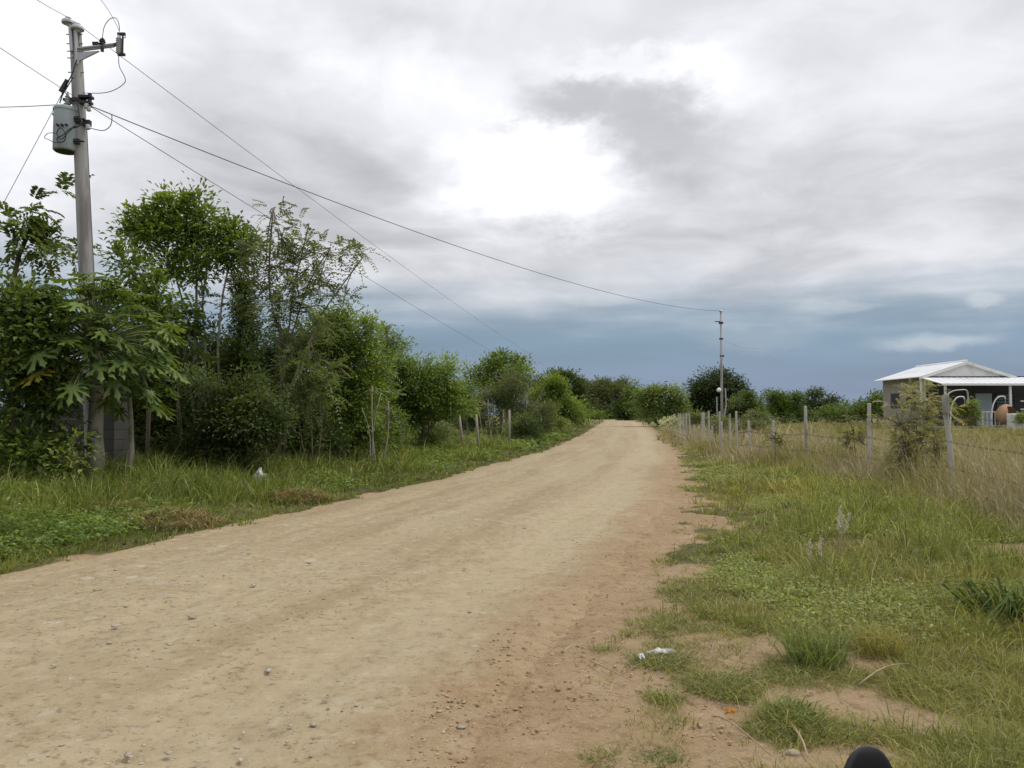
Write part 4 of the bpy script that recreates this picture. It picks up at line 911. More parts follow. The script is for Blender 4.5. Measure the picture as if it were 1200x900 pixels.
mb.tube(pxcurve([(120, 45), (122, 32), (128, 23), (135, 21), (139, 27), (140, 37)]), .008, 5)
mb.tube(pxcurve([(139, 66), (140, 78), (146, 90), (146, 97), (135, 105), (120, 109), (97, 109)]), .008, 5)
mb.tube(pxcurve([(105, 150), (120, 153), (128, 149), (131, 142), (131, 134)]), .009, 5)
mb.tube(pxcurve([(90, 70), (83, 90), (76, 100), (73, 110), (71, 118)]), .014, 5)
mb.tube(pxcurve([(86, 90), (80, 100), (73, 112), (70, 121)]), .012, 5)
mb.tube(pxcurve([(75, 106), (79, 112), (84, 120), (90, 124)]), .009, 5)
mb.tube(pxcurve([(90, 148), (82, 151), (74, 158), (67, 162), (69, 167), (75, 165), (77, 158), (72, 150), (68, 152), (67, 158), (72, 163), (80, 155), (88, 147)], -.5), .011, 5)
mb.tube(pxcurve([(66, 156), (57, 156), (52, 161), (58, 164), (64, 167), (70, 166)], -.5), .007, 5)
mb.tube(pxcurve([(91, 120), (93, 135), (96, 143), (92, 148), (86, 150)], -.3), .014, 5)
mb.tube([pole_at(fpy(150)) + (.19, -.08, 0), pole_at(fpy(330)) + (.2, -.08, 0), pole_at(.02) + (.2, -.06, 0)], .007, 5)
mb.build('drop_wires', M_wire, pole)
MB().box(pr(74, 103, -.25), (.07, .07, .2), ry=.5).build('wire_clamp', M_darkm, pole); MB().box(pr(77, 97, -.25), (.06, .06, .14), ry=.5).build('wire_clamp', M_darkm, pole)

far_d = 58.0; fb = G(846, far_d)
def small_pole(name, label, px, d, h, lean=0.0, arm=None, lamp=False, r=.1):
    b = G(px, d); root = thing(name, label, 'utility pole', b); tp = b + (lean, 0, h)
    MB().tube([b - (0, 0, .1), b + (tp - b) * .5, tp], [r, r * .85, r * .65], 10).build('pole_shaft', M_conc, root, sm=True)
    mb = MB(); insulator(mb, tp + (0, 0, .10), 1.1); mb.build('insulator', M_porc, root, sm=True)
    mb = MB(); mb.box(tp - (0, 0, .8), (.3, .2, .14)); mb.box(tp - (.2, 0, .7), (.5, .06, .06)); mb.build('clamp', M_darkm, root); MB().box(tp - (0, 0, 2.0), (.26, .2, .1)).build('clamp', M_darkm, root); MB().box(tp - (-.05, 0, 3.3), (.3, .16, .12)).build('clamp', M_darkm, root)
    if arm:
        mb = MB(); mb.tube([tp - (0, 0, .2), tp + (arm, 0, .35), tp + (arm * 1.25, 0, .35)], .05, 6); mb.build('lamp_arm', M_galv, root)
        MB().box(tp + (arm * 1.45, 0, .32), (.55, .25, .14), bev=.03).build('lamp_head', M_darkm, root)
    if lamp:
        c = P(842.5, 457, d - .25); MB().lathe(c, [(.05, -.14), (.15, -.11), (.165, 0), (.165, .05), (.11, .10), (.05, .12)], (0, -1, .1), 20).build('meter_dome', M_white, root, sm=True)
        mb = MB(); mb.tube([c + (.12, .1, 0), c + (.3, .2, -.1)], .04, 6); mb.tube([P(850, 455, d - .1), P(851, 475, d - .1), P(846, 505, d - .1)], .05, 6); mb.tube([P(840, 465, d - .1), P(841, 508, d - .1)], .05, 6); mb.build('conduits', M_galv, root)
    return tp
ftop = small_pole('utility_pole', 'slender grey utility pole with a white meter dome in front of the dark dome tree', 846, far_d, P(845, 366, far_d)[2] - fb[2], 0, None, True, .11)
ltop = small_pole('utility_pole', 'thin distant utility pole standing behind the trees left of the road', 620, 92, P(621, 416, 92)[2] - gzf(G(620, 92)[0], 92), .1)
small_pole('utility_pole', 'far-off pole with a lamp arm rising out of the light green tree', 793, 150, P(793, 449, 150)[2] - gzf(G(793, 150)[0], 150), 0, -1.4)
def wire(label, a, b, sag, r=.010, name='power_line', n=40):
    a, b = np.array(a, float), np.array(b, float); t = np.linspace(0, 1, n)[:, None]
    p = a * (1 - t) + b * t; p[:, 2] -= (4 * sag * t * (1 - t))[:, 0]
    props(MB().tube(list(p), r, 5).build(name, M_wire, None, a), label, 'power line')
top_i = pr(83, 22, -.14); cl = pr(103, 123, -.25)
wire('high wire from the pole-top insulator to the distant pole behind the left trees', top_i, ltop + (0, 0, .15), .3, .007)
wire('wire overhead running up out of the picture from the top of the transformer pole', top_i, P(15, -18, 12.6), .02, .006)
wire('long sagging service wire crossing the road sky to the pole with the white dome', cl, ftop + (0, 0, .1), .95, .011)
wire('lower wire running along the left trees from the transformer pole clamp', cl, ltop - (0, 0, 1.9), .3, .008)
wire('wire entering at the left edge high up and ending at the transformer pole clamp', pr(100, 121, -.25), P(-60, 15, 11.6), .02, .006)
wire('nearly level service wire entering at the left edge below the other wires', pr(90, 121, -.2), P(-330, 92, 15.2), .28, .008)
wire('steep guy wire slanting from the transformer pole down to the left', pr(86, 85, -.1), G(-165, 15.2), .0, .006, 'guy_wire')
wire('wire arching from the pole fuse up out of the top of the picture', P(140, 37, PD - .15), P(105, -12, PD - 1.5), -.12, .005)
wire('faint short wire leaving the white-domed pole to the right', ftop - (0, 0, 2.0), P(890, 408, 75), .3, .005)

# ------------------------------------------------------------------ fences
fence = thing('wire_fence', 'post and wire fence running along the right side of the road', 'fence', (FX[2], FY[2], gzf(FX[2], FY[2])))
pd = {2: 'stout round concrete post at the right of the picture', 3: 'thin post half hidden by the wispy shrub', 4: 'pale square post standing clear of the dry grass'}
tops = []
FENCE_H = [1.55, 1.6, 1.62, 1.58, 1.58, 1.2, 1.2, 1.45, 1.6, 1.62, 1.6, 1.62, 1.6, 1.65, 1.6]
POSTS = [(q[0], q[1], h_, i) for i, (q, h_) in enumerate(zip(FENCE, FENCE_H))]
POSTS += [((a[0] + b[0]) / 2 + .3, (a[1] + b[1]) / 2, 1.3 + .3 * math.sin(a[0] * 3.1), 99) for a, b in zip(FENCE[6:-1], FENCE[7:])] + [(57, 11.9, 1.6, 99), (63, 13.0, 1.5, 99)]
POSTS.sort()
f_rg = np.random.default_rng(5)
for yy, xx, hh, i in POSTS:
    g = gzf(xx, yy)
    lx, ly = f_rg.normal(0, .025, 2) * hh
    if i == 2: lx = -.035
    mb = MB(); rr = .048 if i == 2 else .04
    if i == 2:
        mb.tube([(xx + .07, yy, g - .2), (xx + .02, yy, g + .8), (xx + lx, yy, g + hh - .3)], [.046, .042, .042], 14); mb.tube([(xx + lx, yy, g + hh - .30), (xx + lx, yy, g + hh)], [.055, .054], 14)
    else: mb.box((xx + lx / 2, yy + ly / 2, g + hh / 2 - .1), (.066, .064, hh + .2), rz=f_rg.uniform(0, .6), ry=lx / hh, bev=.012)
    po = mb.build('fence_post', M_postc, fence, sm=(i == 2), auto=40 if i == 2 else None)
    if i in pd: po['label'] = pd[i]
    tops.append((xx, yy, g, hh))
for fr in (.30, .58, .86):
    mb = MB(); pts = []
    for a, b in zip(tops[:-1], tops[1:]):
        for t in np.linspace(0, 1, 5)[:-1]:
            pts.append((a[0] + (b[0] - a[0]) * t - .045, a[1] + (b[1] - a[1]) * t, a[2] + 1.5 * fr + (b[2] - a[2]) * t - .06 * 4 * t * (1 - t)))
    mb.tube(pts, .0026, 4)
    for q in range(0, len(pts) - 1):
        p, p2 = np.array(pts[q]), np.array(pts[q + 1])
        if p[1] > 26: break
        for t in np.linspace(0, 1, 7)[:-1]:
            c = p + (p2 - p) * t; mb.tube([c + (-.02, 0, .02), c + (.02, 0, -.02)], .003, 3); mb.tube([c + (-.02, 0, -.02), c + (.02, 0, .02)], .003, 3)
    mb.build('barbed_wire', M_oldwire, fence)
# steel hook bracket on top of the near post
xx, yy, g, hh = tops[2]; c = np.array((xx - .04, yy, g + hh - .05))
MB().tube(curve([c, c + (.10, 0, .10), c + (.24, 0, .13), c + (.36, 0, .11), c + (.37, 0, -.10)], 6), .012, 6).build('hook_rod', M_galv, fence)
lf = thing('picket_fence', 'row of rough pale wooden posts with wire along the left verge', 'fence', G(560, 33))
prev = None; mbw = MB()
for i, (px, dd, ph, ln) in enumerate([(375, 20, 1.2, 0), (402, 21.5, 1.1, .05), (428, 23, 1.3, 0), (470, 27, 1.1, -.05), (543, 31, 1.40, -.16), (561, 31.5, 1.50, -.10), (597, 37, 1.70, 0), (616, 43, 1.3, .05), (634, 50, 1.3, 0), (648, 56, 1.3, 0)]):
    b = G(px, dd); MB().tube([b - (0, 0, .15), b + (ln * .5, 0, ph * .5), b + (ln, 0, ph)], [.055, .05, .045], 8).build('fence_post', M_wood, lf, sm=True)
    if prev is not None:
        for hgt in (.45, .95): mbw.tube([prev + (0, -.06, hgt), (prev + b) / 2 + (0, -.06, hgt - .06), b + (0, -.06, hgt)], .005, 4)
    prev = b
mbw.build('barbed_wire', M_oldwire, lf)

# ------------------------------------------------------------------ house on the right
HD = 47.0; hxr, hxl, hxR = 27.5, 24.6, 30.5; hg = gzf(27.5, 47.5); EZ, RZ = P(1072, 441.5, HD)[2], P(1130, 423.5, HD)[2]; HB = HD + 5.2
house = thing('farm_house', 'low white-roofed house with a gabled front and an open porch', 'house', (27.5, HD, hg))
wt = EZ + .05
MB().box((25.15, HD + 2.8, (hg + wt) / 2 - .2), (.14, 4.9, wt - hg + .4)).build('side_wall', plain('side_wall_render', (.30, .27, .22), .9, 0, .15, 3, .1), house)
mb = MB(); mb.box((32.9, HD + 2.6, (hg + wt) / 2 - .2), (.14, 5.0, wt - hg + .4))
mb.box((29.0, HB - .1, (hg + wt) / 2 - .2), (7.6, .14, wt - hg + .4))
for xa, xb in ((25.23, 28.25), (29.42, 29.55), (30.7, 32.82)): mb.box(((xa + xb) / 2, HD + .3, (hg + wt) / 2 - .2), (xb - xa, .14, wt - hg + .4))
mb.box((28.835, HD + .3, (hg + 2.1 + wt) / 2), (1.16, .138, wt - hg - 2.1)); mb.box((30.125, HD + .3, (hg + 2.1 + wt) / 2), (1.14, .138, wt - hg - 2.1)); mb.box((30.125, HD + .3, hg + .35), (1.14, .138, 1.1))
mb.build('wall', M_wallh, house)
for xx_ in (25.0,): MB().box((xx_, HD + .02, (hg + EZ) / 2), (.26, .26, EZ - hg), bev=.01).build('corner_column', M_gable, house)
def gable(mbx, y0, y1, ov, th, mid=hxr, lft=hxl, rgt=hxR, ez=EZ, rz=RZ):
    for xa in (lft, rgt):
        poly = [(mid, y0, rz), (xa, y0, ez), (xa, y1, ez), (mid, y1, rz)]
        mbx.slab(poly if xa > mid else poly[::-1], th)
        sgn = 1 if xa > mid else -1; n = 16
        for i in range(1, n):                                         # roof sheet ribs
            yy = y0 + (y1 - y0) * i / n; mbx.tube([(mid + sgn * .1, yy, rz + (ez - rz) * .1 / 3 + .012), (xa, yy, ez + .012)], .014, 4)
rf = MB(); gable(rf, HD - .35, HB + .3, .3, .05); rf.tube([(hxr, HD - .36, RZ + .03), (hxr, HB + .3, RZ + .03)], .07, 6); rf = rf.build('roof', M_roof, house)
mb = MB()
for sgn, xa in ((-1, hxl), (1, hxR)):
    mb.slab([(hxr, HD - .385, RZ - .02), (hxr, HD - .355, RZ - .02), (xa, HD - .355, EZ - .03), (xa, HD - .385, EZ - .03)], .17)
mb.build('barge_boards', M_gable, rf)
MB().add([(hxl + .35, HD - .2, EZ + .02), (hxR - .35, HD - .2, EZ + .02), (hxr, HD - .2, RZ - .08), (hxl + .35, HD - .12, EZ + .02), (hxR - .35, HD - .12, EZ + .02), (hxr, HD - .12, RZ - .08)],
         [(0, 1, 2), (5, 4, 3), (0, 3, 4, 1), (1, 4, 5, 2), (2, 5, 3, 0)]).build('gable_panel', M_gable, house)
pz1, pz0, PY = P(1086, 441.5, HD - .3)[2] - .03, P(1102, 449.5, HD - 2.6)[2], HD - 2.6
mb = MB(); mb.slab([(24.75, HD - .22, pz1), (24.75, PY, pz0), (35.5, PY, pz0), (35.5, HD - .22, pz1)], .05)
for i in range(1, 30): mb.tube([(24.75 + i * .36, HD - .25, pz1 + .012), (24.75 + i * .36, PY, pz0 + .012)], .014, 4)
mb.box((30.1, PY - .02, pz0 - .05), (10.8, .05, .12)); mb.build('porch_roof', M_roof, house)
mb = MB(); mb.box((30.1, HD - 1.1, hg + .02), (10.9, 3.0, .26)); mb.build('porch_floor', M_conc, house)
for xx in (24.98, 28.72, 32.3): MB().box((xx, PY + .15, (hg + pz0) / 2), (.11, .11, pz0 - hg), bev=.01).build('porch_post', M_white, house)
MB().box((28.835, HD + .26, hg + 1.16), (1.0, .06, 1.95), bev=.01).build('door', plain('pale_blue_door', (.44, .53, .58), .5, 0, .04, 2), house)
wn = MB()
for xx in (29.58, 30.67): wn.box((xx, HD + .24, hg + 1.5), (.06, .08, 1.25))
wn.box((30.125, HD + .24, hg + .88), (1.15, .08, .06)); wn.box((30.125, HD + .24, hg + 2.12), (1.15, .08, .06)); wn = wn.build('window', M_darkm, house)
mb = MB()
for i in range(6): mb.box((30.125, HD + .24, hg + 1.0 + i * .2), (1.02, .02, .17), rx=.45)
mb.build('louvres', M_glassd, wn)
MB().box((30.125, HD + .34, hg + 1.5), (1.1, .02, 1.2)).build('dark_backing', M_dim, wn)  # opaque dark sheet, painted as the unlit room behind the louvres
for yy in (HD + 1.6, HD + 3.6): MB().box((25.07, yy, hg + 1.75), (.03, 1.1, .95)).build('side_window', M_dim, house)
mb = MB()
for xx in np.arange(27.1, 28.6, .24): mb.box((xx, PY + .15, hg + .55), (.05, .05, .85))
mb.box((27.82, PY + .15, hg + 1.0), (1.56, .06, .07)); mb.box((27.82, PY + .15, hg + .2), (1.56, .05, .05)); mb.build('railing', M_white, house)
mb = MB(); mb.box((30.8, PY + .15, hg + 1.62), (3.0, .05, .06)); mb.box((30.8, PY + .15, hg + 1.15), (3.0, .05, .06))
for xx in (29.6, 30.7, 31.6): mb.box((xx, PY + .15, hg + .9), (.05, .05, 1.5))
mb.build('railing', M_white, house)
# hanging egg chairs on arched stands
def egg_chair(label, px, d, face, green):
    b = G(px, d); root = thing('hanging_chair', label, 'hanging chair', b)
    s_ = face; cx = b[0]
    MB().tube(curve([b + (-.75 * s_, 0, .04), b + (-.78 * s_, 0, .6), b + (-.7 * s_, 0, 1.35), b + (-.42 * s_, 0, 1.82), b + (-.05 * s_, 0, 1.88), b + (.02 * s_, 0, 1.75)], 8), .035, 8).tube(curve([b + (-.75 * s_, -.02, .06), b + (-.5 * s_, -.5, .04), b + (.1 * s_, -.62, .04), b + (.45 * s_, -.3, .04)], 6), .03, 8).tube(curve([b + (-.75 * s_, .02, .06), b + (-.5 * s_, .5, .04), b + (.1 * s_, .62, .04), b + (.45 * s_, .3, .04)], 6), .03, 8).build('stand', M_white, root, sm=True)
    MB().tube([b + (.02 * s_, 0, 1.75), b + (.02 * s_, 0, 1.42)], .012, 5).build('chain', M_galv, root)
    c = b + (.02 * s_, 0, .88); V = []; F = []; nu_, nv_ = 20, 14                        # basket: an egg shell, open on one side
    rgn = []
    for sh in (1.0, .93):
        for i in range(nv_ + 1):
            th = math.pi * i / nv_
            for j in range(nu_):
                ph = 2 * math.pi * j / nu_
                x_ = math.sin(th) * math.cos(ph) * .52 * sh; y_ = math.sin(th) * math.sin(ph) * .50 * sh; z_ = math.cos(th) * .60 * sh
                z_ = z_ * (1.0 if z_ < 0 else .95); sq = 1 - .18 * max(0, z_ / .6); V.append(c + (x_ * sq, y_ * sq, z_))
    m = (nv_ + 1) * nu_; od = R(-150 if green else -65)
    for i in range(nv_):
        for j in range(nu_):
            th = math.pi * (i + .5) / nv_; ph = 2 * math.pi * (j + .5) / nu_
            da = abs((ph - od + math.pi) % (2 * math.pi) - math.pi)
            if da < R(42) and R(42) < th < R(118) and not green: continue
            if da < R(60) and R(35) < th < R(118) and green: continue
            for o_, fl in ((0, False), (m, True)):
                q = [o_ + i * nu_ + j, o_ + (i + 1) * nu_ + j, o_ + (i + 1) * nu_ + (j + 1) % nu_, o_ + i * nu_ + (j + 1) % nu_]
                F.append(tuple(q[::-1] if fl else q))
    MB().add(V, F).build('basket', M_wick, root, sm=True)
    MB().lathe(c - (0, 0, .42), [(.1, -.06), (.32, -.04), (.38, .02), (.34, .08), (.1, .10)], n=18).build('cushion', M_cush, root, sm=True)
egg_chair('brown wicker egg chair hanging from a white arched stand near the house door', 1178, 44.0, 1, False)
egg_chair('wicker egg chair beside the near fence post, half hidden by green leaves', 1130, 43.6, 1, True)
tree('potted_shrub', 'small yellow-green leafy plant growing beside the left egg chair', 'plant', 1138, 43.2, [(1138, 480, 8, 9), (1142, 488, 7, 6)], per=4.0, k=16, size=.14, spread=.14, c0=LT0, c1=(.20, .26, .05), seed=120, r=.02, tname='stem')
tree('potted_shrub', 'green plant at the right frame edge before the porch', 'plant', 1198, 42.5, [(1198, 494, 5, 8)], per=4.0, k=16, size=.14, spread=.12, c0=LT0, c1=(.20, .26, .05), seed=121, r=.02, tname='stem')
b = G(1193, 43.0)
bx = MB().box(b + (0, 0, .42), (.95, .6, .95), bev=.03).build('storage_box', M_white, None, b); props(bx, 'white storage box standing right of the egg chair by the porch', 'box')

# ------------------------------------------------------------------ small things by the road
def mound(name, label, px, d, rx, ry_, h, seed):
    rg = np.random.default_rng(seed); b = G(px, d); root = thing(name, label, 'grass heap', b)
    nr, na = 10, 28; V = [b + (0, 0, h)]; F = []
    for i in range(1, nr + 1):
        for j in range(na):
            a = 2 * math.pi * j / na; q = i / nr; x_, y_ = math.cos(a) * rx * q, math.sin(a) * ry_ * q
            V.append(b + (x_, y_, h * (1 - q * q) ** 1.3 * (1 + .0 * q) + rg.normal(0, .02) * (1 - q) - .05 * (q > .95) + gzf(b[0] + x_, b[1] + y_) - b[2]))
    F += [(0, 1 + j, 1 + (j + 1) % na) for j in range(na)]
    for i in range(nr - 1): F += [(1 + i * na + j, 1 + (i + 1) * na + j, 1 + (i + 1) * na + (j + 1) % na, 1 + i * na + (j + 1) % na) for j in range(na)]
    MB().add(V, F).build('soil_mound', plain('mound_soil', (.20, .13, .07), .95, 0, .3, 8, .6, .05, (.13, .08, .045)), root, sm=True)
    n = 1300; a = rg.random(n) * 2 * math.pi; q = np.minimum(1.0, np.sqrt(rg.random(n)) * 1.0); ex = 1 + .35 * rg.random(n); x_ = b[0] + np.cos(a) * rx * q * ex; y_ = b[1] + np.sin(a) * ry_ * q * ex
    z_ = gz(x_, y_) + h * (1 - q * q) ** 1.3
    c = lerp((.24, .16, .08), (.44, .33, .18), rg.random(n)); gr = rg.random(n) < .38; c[gr] = lerp((.08, .12, .03), (.22, .26, .07), rg.random(gr.sum()))
    v, f, c = blades(np.stack([x_, y_, z_], 1), rg.uniform(.05, .2, n), np.full(n, .011), rg.uniform(.9, 2.2, n), c, rg)
    link('dry_stems', fast_mesh('dry_stems', v - b, f, c), M_dry, root)
mound('dry_grass_heap', 'brown heap of cut grass and earth at the left road edge', 203, 10.6, .60, .42, .15, 1)
mound('dry_grass_heap', 'small dark earthy heap in the left verge beside the cut grass heap', 148, 11.2, .36, .3, .11, 2)
mound('dry_grass_heap', 'reddish dry clump of earth farther along the left road edge', 352, 13.6, .50, .35, .14, 3)
def tuft(name, label, cat, px, d, n, h, w, rad, c0, c1, lean=(.3, 1.2), seed=0, m=None, bend=.35):
    rg = np.random.default_rng(seed); b = G(px, d); a = rg.random(n) * 6.283; q = rad * np.sqrt(rg.random(n))
    x_, y_ = b[0] + np.cos(a) * q, b[1] + np.sin(a) * q
    v, f, c = blades(np.stack([x_, y_, gz(x_, y_) - .01], 1), h * rg.uniform(.5, 1.1, n), np.full(n, w) * rg.uniform(.7, 1.3, n), rg.uniform(*lean, n), lerp(c0, c1, rg.random(n)), rg, bend)
    return props(link(name, fast_mesh(name, v - b, f, c), m or M_grass, None, b), label, cat)
tuft('grass_clump', 'thick upright clump of blue-green grass at the edge of the bare soil', 'grass clump', 950, 4.75, 420, .30, .007, .17, (.15, .19, .055), (.32, .36, .13), (.15, 1.1), 1)
tuft('grass_clump', 'yellowing grass tuft right of the blue-green clump', 'grass clump', 1025, 4.9, 480, .20, .006, .15, (.24, .23, .06), (.42, .37, .13), (.2, 1.1), 2)
tuft('grass_clump', 'low green tuft on bare soil beside the short dry stalk', 'grass clump', 925, 3.9, 380, .12, .007, .14, (.10, .14, .03), (.24, .28, .07), (.5, 1.4), 3)
tuft('grass_clump', 'tiny flat weed in the middle of the bare soil near the bottom', 'grass clump', 775, 3.42, 200, .06, .006, .10, (.12, .15, .05), (.25, .26, .10), (.8, 1.8), 4)
tuft('long_leaf_plant', 'dark green plant with long arching leaves at the right edge', 'plant', 1180, 5.45, 170, .50, .022, .16, (.045, .080, .014), (.13, .18, .04), (.6, 1.5), 5, None, .55)
def plume(label, px, d, hs, seed):
    rg = np.random.default_rng(seed); b = G(px, d); root = thing('seed_grass', label, 'grass plant', b); st = MB(); parts = []
    for i, h in enumerate(hs):
        x_ = b + (rg.normal(0, .05), rg.normal(0, .05), 0); t = x_ + (rg.normal(.02, .05), rg.normal(0, .05), h)
        st.tube(limb(x_, t, rg, 0, 5), [.003] * 5, 4)
        n = 80; q = rg.random(n); o = rg.normal(size=(n, 3)) * np.array((.009, .009, .008)); Pt = t + (t - x_) * (-.34 * q[:, None]) + o
        D = unit(rg.normal(size=(n, 3)) * .6 + np.array((0, 0, .7))); L = np.full(n, .018)
        parts.append(leaves(Pt, D, rg.normal(size=(n, 3)), L, L * .5, lerp((.46, .44, .37), (.72, .70, .62), rg.random(n))))
    v, f, c = join(parts); link('seed_heads', fast_mesh('seed_heads', v - b, f, c), M_dry, root); st.build('stalks', M_twig, root)
plume('cluster of pale feathery seed heads standing above the right verge grass', 976, 7.6, (.55, .5, .6, .47, .52), 1)
plume('pair of shorter pale seed heads nearer the road than the taller cluster', 951, 6.7, (.45, .40), 2)
def crumple(name, label, cat, px, d, rx, ry_, h, mat_, seed):
    rg = np.random.default_rng(seed); b = G(px, d); n = 9; V = []; F = []
    for lay in (0, 1):
        for i in range(n):
            for j in range(n):
                u, v = i / (n - 1) * 2 - 1, j / (n - 1) * 2 - 1; e = max(abs(u), abs(v)); an_ = math.atan2(v, u); ra = (1 - .35 * (u * v) ** 2) * (.35 + 1.1 * float(vnoise(math.cos(an_) * 3.1 + seed * 3, math.sin(an_) * 3.1 + 7)))
                V.append(b + (u * rx * ra, v * ry_ * ra, h * (1 - e ** 2) * (.3 + vnoise(u * 2.5 + 4 * seed, v * 2.5 + 9)) + .015 + .02 * vnoise(u * 5, v * 5 + seed) - .006 * lay))
    for i in range(n - 1):
        for j in range(n - 1):
            q = [i * n + j, (i + 1) * n + j, (i + 1) * n + j + 1, i * n + j + 1]; F.append(tuple(q)); F.append(tuple(n * n + k_ for k_ in q[::-1]))
    return props(MB().add(V, F).build(name, mat_, None, b), label, cat)
crumple('plastic_scrap', 'crumpled white plastic scrap lying where the soil meets the grass', 'litter', 773, 4.9, .075, .03, .028, M_plast, 3)
crumple('plastic_scrap', 'small torn white scrap on bare soil left of the larger scrap', 'litter', 749, 4.82, .018, .035, .018, M_plast, 5)
crumple('fallen_leaf', 'orange fallen leaf on the bare soil near the low green tuft', 'leaf', 852, 3.95, .03, .018, .015, M_oleaf, 7)
crumple('white_cloth', 'white cloth bundle lying in front of the dense dark shrub', 'cloth', 306, 16.0, .19, .12, .30, M_plast, 9)
def stick(label, a, b, da, db, r):
    p, q = G(a, da), G(b, db); rg = np.random.default_rng(int(a)); 
    t = limb(p + (0, 0, .012 + r), q + (0, 0, .02 + r), rg, .02, 7); props(MB().tube(t, list(np.linspace(r, r * .5, 7)), 6).build('dry_stick', M_twig, None, p, sm=True), label, 'stick')
stick('thin pale dry stalk on the soil left of the white scraps', 690, 738, 4.75, 4.38, .005)
stick('long dry stalk lying across the bare soil at the bottom', 832, 898, 3.9, 3.42, .005)
stick('short thick dry stalk pointing at the low green tuft', 916, 940, 3.85, 3.40, .008)
stick('pale straw bent over the soil right of the low green tuft', 1000, 1062, 4.35, 4.62, .006)
def stone(label, px, d, r, seed):
    rg = np.random.default_rng(seed); b = G(px, d); V = []; F = []; nv_, nu_ = 6, 9
    for i in range(nv_ + 1):
        for j in range(nu_):
            th = math.pi * i / nv_; ph = 2 * math.pi * j / nu_; k_ = r * (1 + (rg.normal(0, .10) if 0 < i < nv_ else 0)); V.append(b + (math.sin(th) * math.cos(ph) * k_ * 1.2, math.sin(th) * math.sin(ph) * k_, math.cos(th) * k_ * .7 + r * .3))
    for i in range(nv_): F += [(i * nu_ + j, (i + 1) * nu_ + j, (i + 1) * nu_ + (j + 1) % nu_, i * nu_ + (j + 1) % nu_) for j in range(nu_)]
    props(MB().add(V, F).build('stone', M_stone, None, b, sm=True), label, 'stone')
stone('pale stone beside the short thick stalk at the bottom', 924, 3.48, .028, 1)
stone('small stone half sunk in the soil near the orange leaf', 890, 3.95, .018, 2)
# loose gravel and flat stones bedded in the road (nobody could count them)
def gravel(name, n, d0, d1, p0, p1, s0, s1, flat, sel, c0, c1, seed):
    rg = np.random.default_rng(seed); x, y = scatter(n, d0, d1, rg, p0, p1); kp = rg.random(n) < sel(x, y); x, y = x[kp], y[kp]; m = len(x)
    ico = np.array([(0, 0, 1), (.89, 0, .45), (.28, .85, .45), (-.72, .53, .45), (-.72, -.53, .45), (.28, -.85, .45), (.72, .53, -.45), (-.28, .85, -.45), (-.89, 0, -.45), (-.28, -.85, -.45), (.72, -.53, -.45), (0, 0, -1)])
    fc = np.array([(0, 1, 2), (0, 2, 3), (0, 3, 4), (0, 4, 5), (0, 5, 1), (1, 6, 2), (2, 7, 3), (3, 8, 4), (4, 9, 5), (5, 10, 1), (6, 7, 2), (7, 8, 3), (8, 9, 4), (9, 10, 5), (10, 6, 1), (11, 7, 6), (11, 8, 7), (11, 9, 8), (11, 10, 9), (11, 6, 10)])
    sz = s0 + (s1 - s0) * rg.random(m) ** 3; jit = 1 + rg.normal(0, .24, (m, 12, 1)); a = rg.random(m) * 6.283
    sc = np.stack([rg.uniform(.8, 1.5, m), rg.uniform(.7, 1.1, m), flat * rg.uniform(.6, 1.2, m)], 1)
    v = ico[None] * jit * sc[:, None, :] * sz[:, None, None]
    ca, sa = np.cos(a)[:, None], np.sin(a)[:, None]; vx, vy = v[..., 0] * ca - v[..., 1] * sa, v[..., 0] * sa + v[..., 1] * ca
    inr = (x > Lx(y)) & (x < Rx(y)); zz = np.where(inr, road_z(x, y), gz(x, y)) + sz * flat * np.where(sz > .014, -.15, .25)
    V = np.stack([vx + x[:, None], vy + y[:, None], v[..., 2] + zz[:, None]], 2).reshape(-1, 3)
    F = (fc[None] + np.arange(m)[:, None, None] * 12).reshape(-1, 3); C = np.repeat(lerp(c0, c1, rg.random(m)), 12, 0)
    mm, q, out = mat(name); p = q.node('ShaderNodeBsdfPrincipled'); p.inputs['Roughness'].default_value = .95; p.inputs['Specular IOR Level'].default_value = .1
    q.l.new(q.node('ShaderNodeVertexColor', layer_name='Col').outputs[0], p.inputs['Base Color']); q.l.new(p.outputs[0], out.inputs[0])
    props(link(name, fast_mesh(name, V, F, C), mm), kind='stuff')
inroad = lambda x, y: ((x > Lx(y) + .3) & (x < Rx(y) - .1)) * (.2 + .8 * smooth(fbm(x * .8, y * .8), .45, .6))
gravel('road_gravel', 9000, 2.6, 34, -60, 830, .002, .011, .45, inroad, (.30, .24, .155), (.46, .39, .28), 1)
gravel('road_stones', 150, 3.0, 22, -60, 760, .012, .032, .35, inroad, (.30, .26, .19), (.44, .40, .33), 2)
gravel('soil_crumbs', 14000, 2.6, 20, 480, 1100, .002, .011, .6, lambda x, y: (x > Rx(y) - .5) * (1 - .8 * grass_mask(x, y)), (.25, .17, .10), (.45, .34, .21), 3)

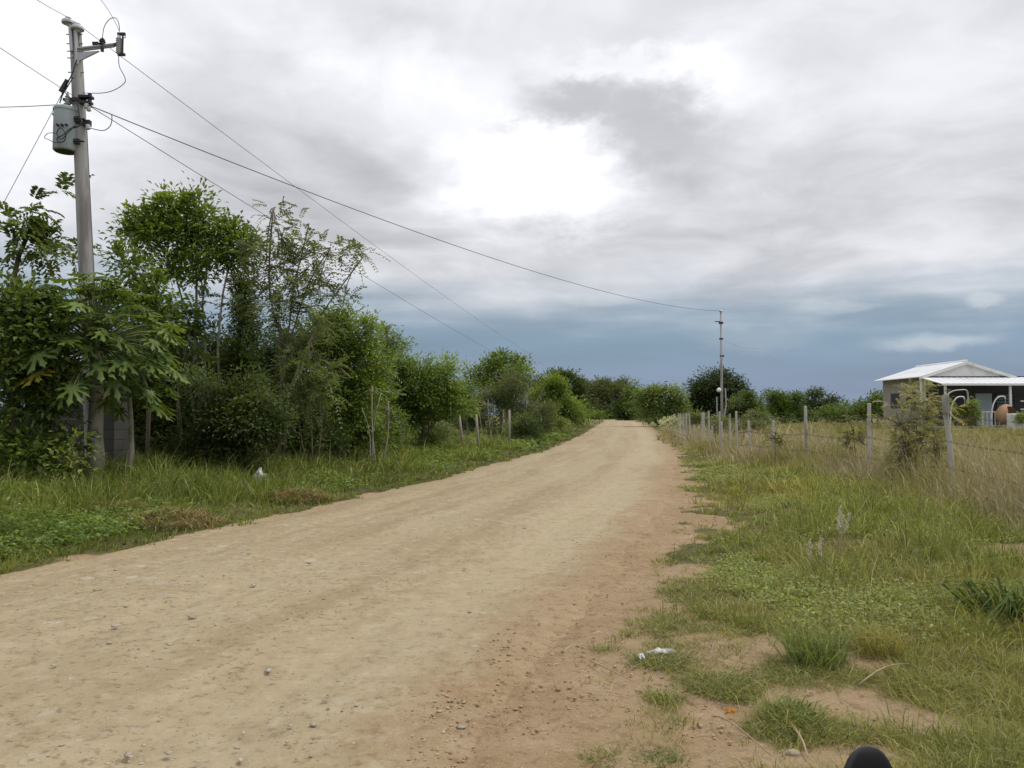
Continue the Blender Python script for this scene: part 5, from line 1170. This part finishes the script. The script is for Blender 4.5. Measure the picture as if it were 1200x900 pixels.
# ------------------------------------------------------------------ parked motorbike; only the tip of its mirror reaches the picture
mc = P(1018, 900, 1.62); bxc, byc = mc[0] + .36, 1.62; bg = gzf(bxc, byc)
bike = thing('motorbike', 'parked motorbike of which only a black rounded mirror tip shows', 'motorbike', (bxc, byc - .6, bg))
def T(x, y, z): return np.array((bxc + x, byc + y, bg + z))
for yy in (.16, -1.05):
    wl = MB(); wl.lathe(T(-.045, yy, .27), [(.19, 0), (.25, .008), (.27, .03), (.27, .06), (.25, .082), (.19, .09)], (1, 0, 0), 28); wl = wl.build('wheel', M_rubber, bike, sm=True)
    MB().lathe(T(-.05, yy, .27), [(.04, -.01), (.185, .012), (.19, .03), (.19, .07), (.185, .088), (.04, .11)], (1, 0, 0), 24).build('rim', M_galv, wl)
MB().tube([T(-.09, .16, .27), T(-.09, .0, .68)], .022, 8).tube([T(.09, .16, .27), T(.09, .0, .68)], .022, 8).box(T(0, .0, .68), (.24, .08, .05)).build('fork', M_galv, bike)
MB().box(T(0, -.28, .52), (.22, .42, .24), bev=.05).box(T(0, -.55, .40), (.2, .5, .18), bev=.04).build('body', M_red, bike)
MB().box(T(0, -.78, .62), (.26, .62, .10), bev=.04).build('seat', M_black, bike)
MB().lathe(T(0, .08, .62), [(.03, -.12), (.085, -.05), (.09, .02), (.07, .05)], (0, 1, 0), 16).build('headlight', M_galv, bike, sm=True)
MB().tube(curve([T(-.36, -.14, .72), T(-.2, -.10, .72), T(0, -.03, .70), T(.2, -.10, .72), T(.36, -.14, .72)], 6), .012, 8).build('handlebar', M_darkm, bike)
for sg in (-1, 1): MB().lathe(T(.27 * sg, -.12, .72), [(.018, 0), (.018, .13)], (sg, -.3, 0), 10).build('grip', M_rubber, bike)
mt = P(1018, 874.5, 1.62)[2] - bg                                       # height of the mirror tip
for sg in (-1, 1):
    c = T(.36 * sg, 0, mt - .095)
    MB().tube(curve([T(.22 * sg, -.10, .73), T(.26 * sg, -.05, .78), c + (0, .03, -.02)], 6), .007, 6).build('mirror_stem', M_darkm, bike)
    V = []; F = []; nv_, nu_ = 12, 20
    for i in range(nv_ + 1):
        th = math.pi * i / nv_
        for j in range(nu_):
            ph = 2 * math.pi * j / nu_; w_ = .060 * (1 - .12 * math.cos(th)); V.append(c + (math.copysign(abs(math.sin(th)) ** .8, math.sin(th)) * math.cos(ph) * w_, math.sin(th) * max(-.35, math.sin(ph)) * .035, math.cos(th) * .095))
    for i in range(nv_): F += [(i * nu_ + j, (i + 1) * nu_ + j, (i + 1) * nu_ + (j + 1) % nu_, i * nu_ + (j + 1) % nu_) for j in range(nu_)]
    mh = MB().add(V, F).build('mirror_housing', M_black, bike, sm=True)
    MB().lathe(c - (0, .0135, 0), [(.040, 0), (.040, .002)], (0, -1, 0), 24).build('mirror_glass', M_glassd, mh)

GROUPS = {'papaya_tree': 'papaya trees in front of the shed', 'grass_clump': 'grass clumps on the right verge', 'dry_grass_heap': 'heaps along the left road edge',
          'dry_stick': 'dry stalks on the bare soil', 'power_line': 'wires of the power line', 'hanging_chair': 'egg chairs by the porch', 'plastic_scrap': 'white plastic scraps',
          'stone': 'stones on the bare soil', 'wispy_shrub': 'wispy weeds along the right fence', 'shrub': 'shrubs along the left verge', 'feathery_shrub': 'feathery shrubs on the left', 'dead_stems': 'dead stems along the left fence', 'hedge_bush': 'hedge bushes behind the left trees', 'field_bush': 'bushes beyond the right field',
          'dark_tree': 'dark distant trees', 'wide_tree': 'wide distant trees', 'utility_pole': 'utility poles', 'seed_grass': 'seeding grasses on the right verge', 'potted_shrub': 'plants by the porch', 'leafy_tree': 'leafy trees'}
for o in list(COL.objects):
    if o.parent is None and 'label' in o.keys():
        g = GROUPS.get(o.name.split('.')[0])
        if g: o['group'] = g
